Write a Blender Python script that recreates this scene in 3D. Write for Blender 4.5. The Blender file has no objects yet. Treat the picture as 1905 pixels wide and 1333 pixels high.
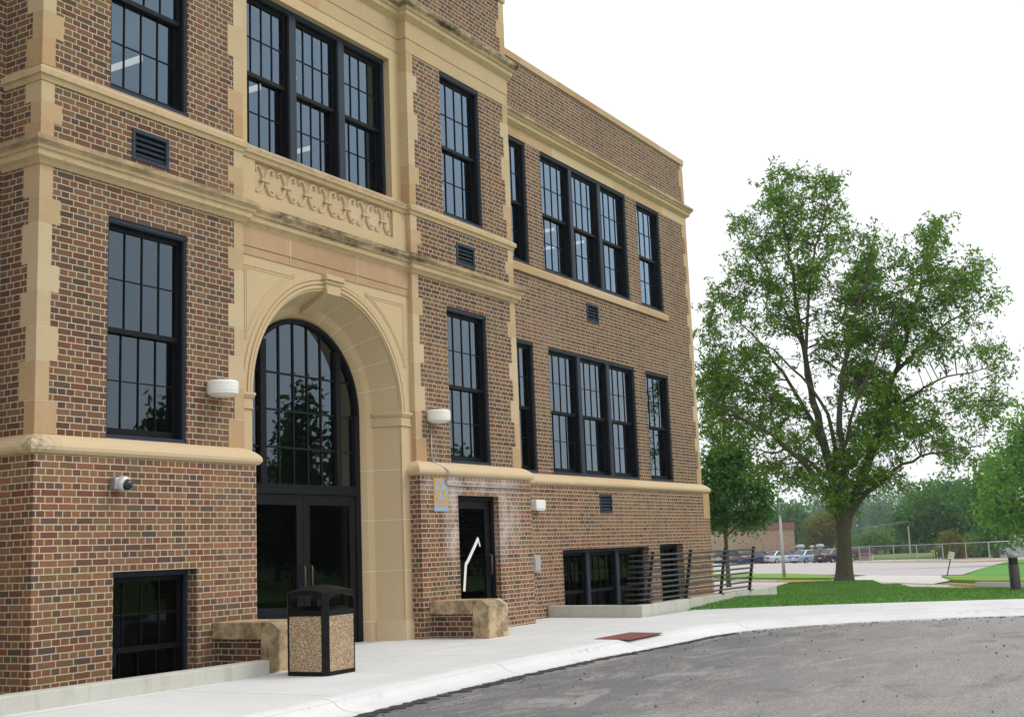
import bpy, bmesh, math, random
from mathutils import Vector, Matrix
import numpy as np
S = bpy.context.scene
COL = S.collection
R_ = math.radians

# ------------------------------------------------------------------ camera
CAM = Vector((-8.014, -10.355, 1.208)); YAW, PITCH, ROLL = 1.036, 0.1554, -0.0394; FPX = 2266.08; PW, PH = 1905, 1333
fwd = Vector((math.sin(YAW)*math.cos(PITCH), math.cos(YAW)*math.cos(PITCH), math.sin(PITCH)))
r0 = Vector((math.cos(YAW), -math.sin(YAW), 0)); u0 = r0.cross(fwd)
RGT = math.cos(ROLL)*r0 + math.sin(ROLL)*u0; UPV = -math.sin(ROLL)*r0 + math.cos(ROLL)*u0
cd = bpy.data.cameras.new("camera"); cam = bpy.data.objects.new("camera", cd); COL.objects.link(cam)
cd.sensor_width = 36; cd.sensor_fit = 'HORIZONTAL'; cd.lens = FPX/PW*36; cd.clip_start = .1; cd.clip_end = 5000
M = Matrix.Identity(4)
for i in range(3):
    M[i][0] = RGT[i]; M[i][1] = UPV[i]; M[i][2] = -fwd[i]; M[i][3] = CAM[i]
cam.matrix_world = M
S.camera = cam

# ------------------------------------------------------------------ world and sun (bright white overcast)
SUN_EL, SUN_AZ = R_(48), R_(146)          # azimuth measured from +Y towards +X
W = bpy.data.worlds.new("World"); S.world = W; W.use_nodes = True
nt = W.node_tree; nt.nodes.clear()
out = nt.nodes.new('ShaderNodeOutputWorld'); bg = nt.nodes.new('ShaderNodeBackground')
sky = nt.nodes.new('ShaderNodeTexSky'); sky.sky_type = 'NISHITA'; sky.sun_disc = False
sky.sun_elevation = SUN_EL; sky.sun_rotation = SUN_AZ; sky.dust_density = 3.0; sky.air_density = 1.0
mixc = nt.nodes.new('ShaderNodeMix'); mixc.data_type = 'RGBA'
mixc.inputs['Factor'].default_value = .88
mixc.inputs[7].default_value = (9.6, 9.75, 9.9, 1)      # the cloud layer
nt.links.new(sky.outputs[0], mixc.inputs[6]); nt.links.new(mixc.outputs[2], bg.inputs[0])
bg.inputs[1].default_value = .125; nt.links.new(bg.outputs[0], out.inputs[0])
sd = bpy.data.lights.new("sun", 'SUN'); sd.energy = 1.3; sd.angle = R_(25); sd.color = (1, .96, .9)
sun = bpy.data.objects.new("sun", sd); COL.objects.link(sun)
sv = Vector((math.sin(SUN_AZ)*math.cos(SUN_EL), math.cos(SUN_AZ)*math.cos(SUN_EL), math.sin(SUN_EL)))
sun.rotation_euler = sv.to_track_quat('Z', 'Y').to_euler()
S.view_settings.view_transform = 'Standard'; S.view_settings.look = 'None'; S.view_settings.exposure = 0.0; S.view_settings.gamma = 1

# ------------------------------------------------------------------ terrain and pixel -> ground helpers
def along(x, y): return (x-CAM.x)*.966 + (y-CAM.y)*.259
def zt(x, y):
    s = along(x, y)
    return 0.0 if s < 24 else (-.0149*(min(s, 118)-24))
def ray(px, py):
    return (fwd + (px-PW/2)/FPX*RGT + (PH/2-py)/FPX*UPV).normalized()
def G(px, py, dz=0.0):
    """ground point under a photo pixel, lifted by dz"""
    d = ray(px, py); z = dz
    for _ in range(60):
        t = (z-CAM.z)/d.z if d.z < -1e-5 else 400
        t = min(max(t, 0), 400)
        p = CAM + d*t
        z = .5*z + .5*(zt(p.x, p.y)+dz)
    return Vector((p.x, p.y, zt(p.x, p.y)+dz))
def PV(px, py, base):
    """photo pixel on the upright plane through base that faces the camera"""
    d = ray(px, py); h = Vector((base.x-CAM.x, base.y-CAM.y, 0)); n = h.normalized()
    t = h.length/(d.x*n.x+d.y*n.y)
    return CAM + d*t

# ------------------------------------------------------------------ mesh helpers
class MB:
    def __init__(s): s.v = []; s.f = []
    def add(s, vs, fs):
        o = len(s.v); s.v += [tuple(p) for p in vs]; s.f += [tuple(i+o for i in f) for f in fs]
    def quad(s, a, b, c, d): s.add([a, b, c, d], [(0, 1, 2, 3)])
    def poly(s, pts): s.add(pts, [tuple(range(len(pts)))])
    def box(s, x0, y0, z0, x1, y1, z1):
        s.add([(x0,y0,z0),(x1,y0,z0),(x1,y1,z0),(x0,y1,z0),(x0,y0,z1),(x1,y0,z1),(x1,y1,z1),(x0,y1,z1)],
              [(0,3,2,1),(4,5,6,7),(0,1,5,4),(1,2,6,5),(2,3,7,6),(3,0,4,7)])
    def obox(s, c, ax, ay, az):
        c, ax, ay, az = map(Vector, (c, ax, ay, az))
        vs = [c+i*ax+j*ay+k*az for k in (-1, 1) for i, j in ((-1,-1),(1,-1),(1,1),(-1,1))]
        s.add(vs, [(0,3,2,1),(4,5,6,7),(0,1,5,4),(1,2,6,5),(2,3,7,6),(3,0,4,7)])
    def prism(s, pts, ext):
        """closed polygon pts extruded by vector ext"""
        n = len(pts); e = Vector(ext); a = [Vector(p) for p in pts]; b = [p+e for p in a]
        s.add(a+b, [tuple(range(n))[::-1], tuple(range(n, 2*n))]+[(i, (i+1)%n, n+(i+1)%n, n+i) for i in range(n)])
    def tube(s, pts, rad, n=8, caps=True):
        pts = [Vector(p) for p in pts]; m = len(pts)
        if not hasattr(rad, '__len__'): rad = [rad]*m
        vs = []; prev = None
        for i, p in enumerate(pts):
            t = (pts[min(i+1, m-1)]-pts[max(i-1, 0)]).normalized()
            if prev is None:
                a = Vector((0, 0, 1)) if abs(t.z) < .9 else Vector((1, 0, 0))
                nrm = t.cross(a).normalized()
            else:
                nrm = (prev - t*prev.dot(t)).normalized()
            prev = nrm; bn = t.cross(nrm)
            for k in range(n):
                th = 2*math.pi*k/n
                vs.append(p + (nrm*math.cos(th)+bn*math.sin(th))*rad[i])
        fs = [(i*n+k, i*n+(k+1)%n, (i+1)*n+(k+1)%n, (i+1)*n+k) for i in range(m-1) for k in range(n)]
        if caps: fs += [tuple(range(n))[::-1], tuple(range((m-1)*n, m*n))]
        s.add(vs, fs)
    def lathe(s, prof, c, n=24, a0=0, a1=2*math.pi, sx=1, sy=1):
        c = Vector(c); full = abs(a1-a0-2*math.pi) < 1e-6; k = n if full else n+1; vs = []
        for r, z in prof:
            for i in range(k):
                a = a0+(a1-a0)*i/n; vs.append((c.x+r*math.cos(a)*sx, c.y+r*math.sin(a)*sy, c.z+z))
        fs = []
        for j in range(len(prof)-1):
            for i in range(n):
                fs.append((j*k+i, j*k+(i+1)%k, (j+1)*k+(i+1)%k, (j+1)*k+i))
        s.add(vs, fs)
    def sweep(s, path, prof, step=1.3, jit=0, close=True):
        """profile [(out, z)] along a plan path; outward = right-hand side; broken into stones (islands)"""
        P = [Vector((p[0], p[1], 0)) for p in path]; n = len(P)
        off = []
        for i in range(n):
            dirs = []
            if i > 0: dirs.append((P[i]-P[i-1]).normalized())
            if i < n-1: dirs.append((P[i+1]-P[i]).normalized())
            ns = [Vector((d.y, -d.x, 0)) for d in dirs]
            if len(ns) == 1: off.append(ns[0])
            else:
                m = ns[0]+ns[1]; off.append(m/(1+ns[0].dot(ns[1])))
        stations = [(P[0], off[0], False)]
        for i in range(n-1):
            L = (P[i+1]-P[i]).length; k = max(1, round(L/step)) if step else 1
            for j in range(1, k):
                t = j/k + (random.uniform(-.1, .1)/k if jit else 0)
                d = (P[i+1]-P[i]).normalized()
                stations.append((P[i].lerp(P[i+1], t), Vector((d.y, -d.x, 0)), True))
            stations.append((P[i+1], off[i+1], False))
        runs = []; cur = []
        for st in stations:
            cur.append(st)
            if st[2]: runs.append(cur); cur = [st]
        runs.append(cur); m = len(prof)
        for run in runs:
            vs = []
            for p, o, _ in run:
                for d, z in prof: vs.append((p.x+o.x*d, p.y+o.y*d, z))
            fs = []
            for i in range(len(run)-1):
                for j in range(m if close else m-1):
                    a, b = i*m+j, i*m+(j+1)%m
                    fs.append((a, a+m, b+m, b))
            if close: fs += [tuple(range(m)), tuple(range((len(run)-1)*m, len(run)*m))[::-1]]
            s.add(vs, fs)
    def wall(s, axis, a0, a1, z0, z1, front, back, holes):
        """wall slab with rectangular holes. axis 'x': runs along X, front/back are Y"""
        xs = sorted({a0, a1, *[h for q in holes for h in q[:2]]}); zs = sorted({z0, z1, *[h for q in holes for h in q[2:]]})
        xs = [x for x in xs if a0 <= x <= a1]; zs = [z for z in zs if z0 <= z <= z1]
        def solid(i, j):
            if not (0 <= i < len(xs)-1 and 0 <= j < len(zs)-1): return False
            cx, cz = (xs[i]+xs[i+1])/2, (zs[j]+zs[j+1])/2
            return not any(h[0] < cx < h[1] and h[2] < cz < h[3] for h in holes)
        def pt(a, y, z): return (a, y, z) if axis == 'x' else (y, a, z)
        for i in range(len(xs)-1):
            for j in range(len(zs)-1):
                if not solid(i, j): continue
                x0, x1, c0, c1 = xs[i], xs[i+1], zs[j], zs[j+1]
                s.quad(pt(x0,front,c0), pt(x1,front,c0), pt(x1,front,c1), pt(x0,front,c1))
                s.quad(pt(x1,back,c0), pt(x0,back,c0), pt(x0,back,c1), pt(x1,back,c1))
                if not solid(i-1, j): s.quad(pt(x0,back,c0), pt(x0,front,c0), pt(x0,front,c1), pt(x0,back,c1))
                if not solid(i+1, j): s.quad(pt(x1,front,c0), pt(x1,back,c0), pt(x1,back,c1), pt(x1,front,c1))
                if not solid(i, j-1): s.quad(pt(x0,front,c0), pt(x0,back,c0), pt(x1,back,c0), pt(x1,front,c0))
                if not solid(i, j+1): s.quad(pt(x0,front,c1), pt(x1,front,c1), pt(x1,back,c1), pt(x0,back,c1))
    def build(s, name, mat, parent=None, smooth=False, bevel=0, seg=2, origin=None, weld=False):
        me = bpy.data.meshes.new(name); off = Vector((0, 0, 0))
        if parent is not None: off = world_loc(parent)
        o = bpy.data.objects.new(name, me)
        if origin is not None: off2 = Vector(origin)
        else: off2 = off
        me.from_pydata([(x-off2.x, y-off2.y, z-off2.z) for x, y, z in s.v], [], s.f)
        if origin is not None: o.location = off2-off
        for m in (mat if isinstance(mat, (list, tuple)) else [mat]): me.materials.append(m)
        if weld:
            b_ = bmesh.new(); b_.from_mesh(me); bmesh.ops.remove_doubles(b_, verts=b_.verts[:], dist=1e-4); b_.to_mesh(me); b_.free()
        if smooth:
            for p in me.polygons: p.use_smooth = True
        me.update(); COL.objects.link(o)
        if parent is not None: o.parent = parent
        if bevel:
            b = o.modifiers.new('bevel', 'BEVEL'); b.width = bevel; b.segments = seg; b.limit_method = 'ANGLE'; b.angle_limit = R_(40)
        return o
def world_loc(o):
    v = Vector(o.location)
    while o.parent is not None: o = o.parent; v += Vector(o.location)
    return v
def tag(o, label=None, cat=None, group=None, kind=None):
    if label: o['label'] = label
    if cat: o['category'] = cat
    if group: o['group'] = group
    if kind: o['kind'] = kind
    return o
def thing(name, label, cat, loc=(0, 0, 0), group=None, rz=0):
    o = bpy.data.objects.new(name, None); COL.objects.link(o); o.location = loc; o.rotation_euler = (0, 0, rz); o.empty_display_size = .2
    return tag(o, label, cat, group)

# ------------------------------------------------------------------ material helpers
def lin(c):
    return tuple(((x/255)/12.92 if x/255 <= .04045 else ((x/255+.055)/1.055)**2.4) for x in c)
class N:
    def __init__(s, name):
        s.m = bpy.data.materials.new(name); s.m.use_nodes = True; s.t = s.m.node_tree
        s.b = s.t.nodes['Principled BSDF']; s.o = s.t.nodes['Material Output']
    def n(s, typ, **kw):
        x = s.t.nodes.new('ShaderNode'+typ)
        for k, v in kw.items(): setattr(x, k, v)
        return x
    def l(s, a, b): s.t.links.new(a, b)
    def val(s, x, sock):
        if hasattr(x, 'is_output') or isinstance(x, bpy.types.NodeSocket): s.l(x, sock)
        else: sock.default_value = x
    def math(s, op, a, b=0.0, clamp=False):
        x = s.n('Math', operation=op); x.use_clamp = clamp; s.val(a, x.inputs[0]); s.val(b, x.inputs[1]); return x.outputs[0]
    def mix(s, f, a, b, mode='MIX'):
        x = s.n('Mix', data_type='RGBA', blend_type=mode); s.val(f, x.inputs[0])
        for v, k in ((a, 6), (b, 7)):
            if isinstance(v, tuple): v = (*v[:3], 1)
            s.val(v, x.inputs[k])
        return x.outputs[2]
    def noise(s, scale, detail=4, rough=.55, vec=None, dist=0):
        x = s.n('TexNoise'); x.inputs['Scale'].default_value = scale; x.inputs['Detail'].default_value = detail
        x.inputs['Roughness'].default_value = rough; x.inputs['Distortion'].default_value = dist
        s.l(vec if vec is not None else s.obj(), x.inputs['Vector']); return x.outputs['Fac']
    def obj(s):
        if not hasattr(s, '_oc'): s._oc = s.n('TexCoord').outputs['Object']
        return s._oc
    def map(s, scale=(1, 1, 1), loc=(0, 0, 0), vec=None):
        x = s.n('Mapping'); x.inputs['Scale'].default_value = scale; x.inputs['Location'].default_value = loc
        s.l(vec if vec is not None else s.obj(), x.inputs['Vector']); return x.outputs[0]
    def ramp(s, f, stops, interp='LINEAR'):
        x = s.n('ValToRGB'); r = x.color_ramp; r.interpolation = interp
        while len(r.elements) < len(stops): r.elements.new(.5)
        for e, (p, c) in zip(r.elements, stops):
            e.position = p; e.color = (*c[:3], 1) if hasattr(c, '__len__') else (c, c, c, 1)
        s.val(f, x.inputs[0]); return x.outputs[0]
    def rng(s, f, a, b, c=0., d=1.):
        x = s.n('MapRange'); x.clamp = True; s.val(f, x.inputs[0])
        for i, v in zip((1, 2, 3, 4), (a, b, c, d)): x.inputs[i].default_value = v
        return x.outputs[0]
    def xyz(s, v=None):
        x = s.n('SeparateXYZ'); s.l(v if v is not None else s.obj(), x.inputs[0]); return x.outputs
    def isl(s):
        return s.n('NewGeometry').outputs['Random Per Island']
    def nrm(s):
        return s.n('NewGeometry').outputs['True Normal']
    def bump(s, h, strength=.3, dist=.01):
        x = s.n('Bump'); x.inputs['Strength'].default_value = strength; x.inputs['Distance'].default_value = dist
        s.val(h, x.inputs['Height']); s.l(x.outputs[0], s.b.inputs['Normal'])
    def col(s, c):
        if isinstance(c, tuple): c = (*c[:3], 1)
        s.val(c, s.b.inputs['Base Color'])
    def set(s, rough=.5, metal=0, spec=.5):
        s.b.inputs['Roughness'].default_value = rough if not isinstance(rough, bpy.types.NodeSocket) else .5
        s.b.inputs['Metallic'].default_value = metal; s.b.inputs['Specular IOR Level'].default_value = spec
def simple(name, rgb, rough=.5, metal=0, spec=.5, var=.12, scale=6):
    a = N(name); f = a.noise(scale, 5)
    c = lin(rgb); a.col(a.mix(f, tuple(x*(1-var) for x in c), tuple(min(1, x*(1+var)) for x in c))); a.set(rough, metal, spec)
    return a.m

# ------------------------------------------------------------------ materials
def brick_mat(name, pal, bright=1.0, salt=False, grime=.15):
    a = N(name); p = a.xyz(); nn = a.xyz(a.nrm())
    side = a.math('GREATER_THAN', a.math('ABSOLUTE', nn[0]), .5)
    u = a.math('ADD', a.math('MULTIPLY', p[0], a.math('SUBTRACT', 1, side)), a.math('MULTIPLY', p[1], side))
    up = a.math('GREATER_THAN', a.math('ABSOLUTE', nn[2]), .7)
    v = a.math('ADD', a.math('MULTIPLY', a.math('ADD', p[2], 7-.023), a.math('SUBTRACT', 1, up)), a.math('MULTIPLY', p[1], up))
    wob = a.math('MULTIPLY', a.math('SUBTRACT', a.noise(9, 3), .5), .009)
    c = a.n('CombineXYZ'); a.l(a.math('ADD', u, a.math('ADD', wob, 21.6)), c.inputs[0]); a.l(a.math('ADD', v, wob), c.inputs[1])
    b = a.n('TexBrick'); a.l(c.outputs[0], b.inputs['Vector'])
    for k, x in (('Scale', 1), ('Mortar Size', .0064), ('Mortar Smooth', .25), ('Bias', 0), ('Brick Width', .216), ('Row Height', .07)): b.inputs[k].default_value = x
    b.offset = .5; b.offset_frequency = 2; b.squash = .5; b.squash_frequency = 2
    b.inputs['Color1'].default_value = (0, 0, 0, 1); b.inputs['Color2'].default_value = (1, 1, 1, 1); b.inputs['Mortar'].default_value = (.5, .5, .5, 1)
    tint = a.math('MULTIPLY', b.outputs['Color'], 1.0)
    k = len(pal); base = a.ramp(tint, [(i/k, tuple(bright*x*w_ for x, w_ in zip(lin(q), (1.0, .96, .92)))) for i, q in enumerate(pal)], 'CONSTANT')
    f2 = a.noise(38, 4, .65)
    base = a.mix(a.rng(f2, .3, .75, 0, .38), base, tuple(bright*x for x in lin((74, 54, 46))))
    f3 = a.noise(.55, 4)
    mort = a.mix(a.noise(26, 4), tuple(bright*x for x in lin((208, 199, 178))), tuple(bright*x for x in lin((174, 163, 141))))
    full = a.mix(b.outputs['Fac'], base, mort)
    full = a.mix(a.rng(f3, .52, .8, 0, grime), full, tuple(x for x in lin((120, 112, 110))))
    wst = a.noise(1, 5, .7, a.map((1.3, 1.3, .16)))
    full = a.mix(a.rng(wst, .5, .72, 0, .22), full, lin((92, 78, 66)))
    bl = a.noise(.35, 3, .6, a.map((1, 1, 1), (7, 3, 1)))
    full = a.mix(a.rng(bl, .5, .7, 0, .18), full, lin((176, 146, 116)))
    if salt:   # white efflorescence beside and above the side door
        dx = a.math('ABSOLUTE', a.math('SUBTRACT', p[0], 8.09)); dz = p[2]
        col1 = a.math('MULTIPLY', a.rng(a.math('ABSOLUTE', a.math('SUBTRACT', dx, .74)), .03, .26, 1, 0), a.rng(dz, .95, 1.25, 0, 1))
        top = a.math('MULTIPLY', a.rng(a.math('ABSOLUTE', a.math('SUBTRACT', dz, 2.2)), .02, .2, 1, 0), a.rng(dx, 1.0, 1.6, 1, 0))
        right = a.math('MULTIPLY', a.rng(a.math('ABSOLUTE', a.math('SUBTRACT', p[0], 9.05)), .05, .45, .5, 0), a.rng(dz, .9, 1.4, 0, 1))
        mk = a.math('MAXIMUM', col1, a.math('MAXIMUM', top, right))
        mk = a.math('MULTIPLY', mk, a.rng(a.noise(3.2, 6, .7), .36, .68, 0, .62), True)
        mk = a.math('MULTIPLY', mk, a.math('GREATER_THAN', p[0], 6.0))
        full = a.mix(mk, full, lin((226, 220, 216)))
    a.col(full); a.set(.88, 0, .25)
    a.bump(a.math('ADD', a.math('MULTIPLY', b.outputs['Fac'], -1), a.math('MULTIPLY', f2, .35)), .55, .008)
    return a.m
PAL = [(126,84,66),(140,108,74),(118,72,60),(96,80,76),(150,104,76),(104,70,56),(122,100,66),(110,64,58),(134,94,70),(88,66,60),(146,112,82),(128,78,62),(116,94,72),(78,68,70),(140,90,68)]
M_brick = brick_mat('brick', [tuple(int(.66*x+.34*y) for x, y in zip(q, (112, 88, 66))) for q in PAL], .98)
M_brick_base = brick_mat('brick_base', [tuple(int(.74*x+.26*y) for x, y in zip(q, (124, 95, 68))) for q in PAL[:3]+[(100,80,72)]+PAL[4:]+[(150,96,70),(154,110,78)]], 1.06, salt=True)
M_brick_old = brick_mat('brick_cheek', [(110,72,58),(96,62,52),(120,88,62),(84,62,56),(128,84,66)], .85, grime=.6)

def stone_mat(name, base, stain=None, lichen=0.0, var=1.0, corner=False):
    a = N(name); r = a.isl(); p = a.xyz(); nn = a.xyz(a.nrm())
    cs = [lin(q) for q in base]
    k = len(cs)
    c = a.ramp(a.math('MULTIPLY', r, 1), [(i/(k-1), q) for i, q in enumerate(cs)])
    fine = a.noise(90, 4, .7); big = a.noise(1.6, 5, .6)
    c = a.mix(a.rng(fine, .38, .70, 0, .42), c, lin((172, 144, 108)))
    c = a.mix(a.rng(a.noise(38, 5, .8), .56, .70, 0, .35), c, lin((226, 212, 182)))
    c = a.mix(a.rng(big, .42, .75, 0, .40*var), c, lin((208, 174, 138)))
    st = a.noise(1, 5, .62, a.map((5, 5, .8)))
    c = a.mix(a.rng(st, .5, .8, 0, .1), c, lin((222, 204, 170)))
    if stain:
        for z0, z1, x0, x1, amt in stain:
            sm = a.math('MULTIPLY', a.rng(p[2], z0-.05, z0), a.rng(p[2], z1, z1+.04, 1, 0))
            sm = a.math('MULTIPLY', sm, a.math('MULTIPLY', a.rng(p[0], x0-.25, x0), a.rng(p[0], x1, x1+.25, 1, 0)))
            sm = a.math('MULTIPLY', sm, a.rng(a.noise(1, 7, .75, a.map((1.6, 1.6, 5))), .38, .6, 0, amt))
            c = a.mix(sm, c, lin((52, 50, 46)))
        sp = a.rng(a.noise(7, 7, .8), .52, .68, 0, .45)
        c = a.mix(sp, c, lin((134, 122, 96)))
    if lichen:
        l = a.rng(a.noise(3.4, 8, .8), .44, .60, 0, lichen)
        c = a.mix(l, c, lin((70, 66, 56)))
        l2 = a.rng(a.noise(3.1, 6, .7, a.map((1, 1, 1), (9, 4, 2))), .55, .66, 0, lichen*.9)
        c = a.mix(l2, c, lin((146, 108, 74)))
    if corner:
        dd_ = a.n('VectorMath', operation='DISTANCE'); a.l(a.obj(), dd_.inputs[0]); dd_.inputs[1].default_value = (-.06, -.08, 2.47)
        k_ = a.math('MULTIPLY', a.rng(dd_.outputs['Value'], .08, .34, 1, 0), a.rng(a.noise(16, 6, .75), .42, .6, 0, .9)); c = a.mix(k_, c, lin((112, 116, 100)))
    a.col(c); a.set(.9, 0, .2); a.bump(a.math('ADD', fine, a.math('MULTIPLY', big, .5)), .18, .006)
    return a.m
LIME = [(190,170,136),(186,158,122),(198,180,148),(182,148,112),(190,164,130),(204,188,156)]
M_stone = stone_mat('limestone', LIME)
M_stone_plain = stone_mat('limestone_portal', [(204,182,146),(204,182,146)])
M_stone_panel = stone_mat('limestone_carved', [(206,184,154),(200,176,144),(208,190,162)])
M_stone_pink = stone_mat('limestone_pink', [(180,146,116),(184,152,122),(174,140,110)])
M_stone_belt = stone_mat('limestone_belt', [(200,176,140),(206,184,148),(194,168,130)], stain=[(5.55,5.7,-1,3.1,.55),(5.51,5.7,3.6,5.2,1.0),(5.53,5.7,5.5,6.6,.95),(5.55,5.7,6.6,9.9,.5),(6.38,6.5,3.2,6.5,.45),(9.19,9.4,9,19,.5)])
M_stone_dark = stone_mat('limestone_stained', [(200,178,142),(206,184,148)], stain=[(9.60,9.85,-1,4,.6),(9.57,9.85,5.5,7.4,.9),(9.56,9.85,7.4,9.9,1.0)])
M_stone_soft = stone_mat('limestone_torus', [(208,186,150),(212,192,158),(202,178,142)], var=.6, corner=True)
M_stone_old = stone_mat('limestone_weathered', [(200,180,146),(190,164,128)], lichen=.75)
M_joint = simple('mortar_joint', (222, 212, 192), .95, var=.06)
M_frame = simple('dark_bronze_frame', (50, 58, 71), .5, 0, .16, .08, 2)
M_frame_in = simple('dark_frame_sash', (12, 13, 18), .55, 0, .2, .08, 2)
M_entry = simple('entrance_frame', (17, 18, 23), .5, 0, .15, .08, 2)
M_black = simple('black_steel', (34, 33, 36), .45, 0, .5, .1, 3)
M_plastic = simple('black_plastic', (10, 10, 12), .5, 0, .22, .12, 30)
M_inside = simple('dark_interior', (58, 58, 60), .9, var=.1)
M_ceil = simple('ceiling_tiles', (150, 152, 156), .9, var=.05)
M_steel = simple('galvanised_steel', (178, 180, 186), .38, .8, .5, .08)
M_bronze = simple('bronze_handle', (104, 92, 84), .35, .8, .5, .1)
M_white = simple('white_enamel', (238, 236, 230), .4, 0, .5, .03)
def glass_mat(name, refl=(.62, .76, .95), trans=(.10, .12, .14), ior=1.95, gain=1.0):
    a = N(name); t = a.t; t.nodes.remove(a.b)
    fr = a.n('Fresnel'); fr.inputs['IOR'].default_value = ior
    g = a.n('BsdfGlossy'); g.inputs['Color'].default_value = (*refl, 1); g.inputs['Roughness'].default_value = .012
    b = a.n('Bump'); b.inputs['Strength'].default_value = .02; b.inputs['Distance'].default_value = .02
    a.l(a.noise(1.1, 2), b.inputs['Height']); a.l(b.outputs[0], g.inputs['Normal'])
    tr = a.n('BsdfTransparent'); tr.inputs['Color'].default_value = (*trans, 1)
    mx = a.n('MixShader'); a.l(a.math('MULTIPLY', fr.outputs[0], gain, True), mx.inputs[0]); a.l(tr.outputs[0], mx.inputs[1]); a.l(g.outputs[0], mx.inputs[2]); a.l(mx.outputs[0], a.o.inputs[0])
    return a.m
M_glass = glass_mat('tinted_glass', (.66, .84, 1.0), (.08, .09, .10), 1.6, 2.0)
M_glass_low = glass_mat('dimmed_glass', (.45, .52, .6), (.04, .05, .06), 1.42)  # reflection dimmed in the material, standing in for dark surroundings mirrored there
M_glass_up = glass_mat('tinted_glass_clear', (.56, .78, 1.0), (.22, .24, .26), 1.6, 2.7)
def emit(name, c, s):
    a = N(name); a.col(c); a.b.inputs['Emission Color'].default_value = (*c, 1); a.b.inputs['Emission Strength'].default_value = s
    return a.m
M_tube = emit('fluorescent_tube', (1, .93, .78), 1.9)
def concrete_mat(name, c1, c2, joints=None, stain=.2):
    a = N(name); p = a.xyz()
    f = a.noise(.7, 6, .6); g = a.noise(60, 4, .7)
    c = a.mix(a.rng(f, .35, .7), lin(c1), lin(c2)); c = a.mix(a.rng(g, .4, .8, 0, .25), c, tuple(x*.72 for x in lin(c2)))
    s = a.noise(2.4, 7, .72); c = a.mix(a.rng(s, .58, .78, 0, stain), c, lin((150, 146, 136)))
    if joints:
        m = None
        for ax, per, off in joints:
            d = a.math('ABSOLUTE', a.math('SUBTRACT', a.math('FRACT', a.math('ADD', a.math('DIVIDE', a.math('SUBTRACT', p[ax], off), per), .5)), .5))
            q = a.rng(d, .004/per, .009/per, 1, 0); m = q if m is None else a.math('MAXIMUM', m, q)
        c = a.mix(a.math('MULTIPLY', m, .75), c, lin((120, 116, 108)))
    a.col(c); a.set(.9, 0, .25); a.bump(g, .12, .004)
    return a.m
def spotted(m):
    a = N.__new__(N); a.m = m; a.t = m.node_tree; a.b = a.t.nodes['Principled BSDF']; a.o = a.t.nodes['Material Output']
    src = a.b.inputs['Base Color'].links[0].from_socket
    v = a.n('TexVoronoi'); v.inputs['Scale'].default_value = 1.9; a.l(a.obj(), v.inputs['Vector'])
    sp = a.math('MULTIPLY', a.rng(v.outputs['Distance'], .03, .055, .55, 0), a.math('GREATER_THAN', a.xyz(v.outputs['Color'])[0], .45))
    c = a.mix(sp, src, lin((150, 148, 142)))
    c = a.mix(a.rng(a.noise(.45, 6, .7, a.map((1, 2, 1))), .48, .70, 0, .45), c, lin((196, 196, 193)))
    a.l(c, a.b.inputs['Base Color']); return m
M_walk = concrete_mat('new_concrete', (222, 223, 223), (211, 212, 212), [(1, 40, -1.4), (0, 1.83, .62)], .30)
def scuffed(m):
    a = N.__new__(N); a.m = m; a.t = m.node_tree; a.b = a.t.nodes['Principled BSDF']; a.o = a.t.nodes['Material Output']
    src = a.b.inputs['Base Color'].links[0].from_socket; p = a.xyz()
    st = a.rng(a.noise(1, 5, .75, a.map((26, 9, 3))), .54, .66, 0, .8)
    wh = a.rng(a.noise(.55, 3, .6, a.map((1, 1, 1), (4.4, 1, 0))), .50, .60)
    hz = a.math('MULTIPLY', a.rng(p[2], -.08, -.05), a.rng(p[2], -.022, -.008, 1, 0))
    c = a.mix(a.math('MULTIPLY', a.math('MULTIPLY', st, wh), hz), src, lin((120, 118, 114)))
    lip_shade = a.rng(a.math('ABSOLUTE', a.math('ADD', p[2], .02)), .002, .008, .35, 0); c = a.mix(lip_shade, c, lin((186, 186, 184)))  # lip line: edge shading painted in where the kerb slope turns
    gut = a.math('MULTIPLY', a.rng(p[2], -.104, -.092, 1, 0), a.rng(a.noise(5, 6, .75), .35, .65, .1, .75)); c = a.mix(gut, c, lin((176, 172, 166)))
    a.l(c, a.b.inputs['Base Color']); return m
M_kerb = concrete_mat('kerb_concrete', (225, 226, 226), (212, 213, 213), [(0, 3.1, .4)], .4)
def stained_concrete():
    a = N('cast_concrete'); p = a.xyz()
    f = a.noise(1.2, 5); c = a.mix(f, lin((206, 205, 196)), lin((178, 178, 168)))
    st = a.noise(1, 6, .7, a.map((4, 4, .5))); c = a.mix(a.rng(st, .52, .75, 0, .6), c, lin((128, 128, 116)))
    g = a.noise(50, 4, .7); c = a.mix(a.rng(g, .5, .8, 0, .3), c, lin((140, 136, 126)))
    a.col(c); a.set(.92, 0, .2); a.bump(g, .2, .006); return a.m
M_cast = stained_concrete()
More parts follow.
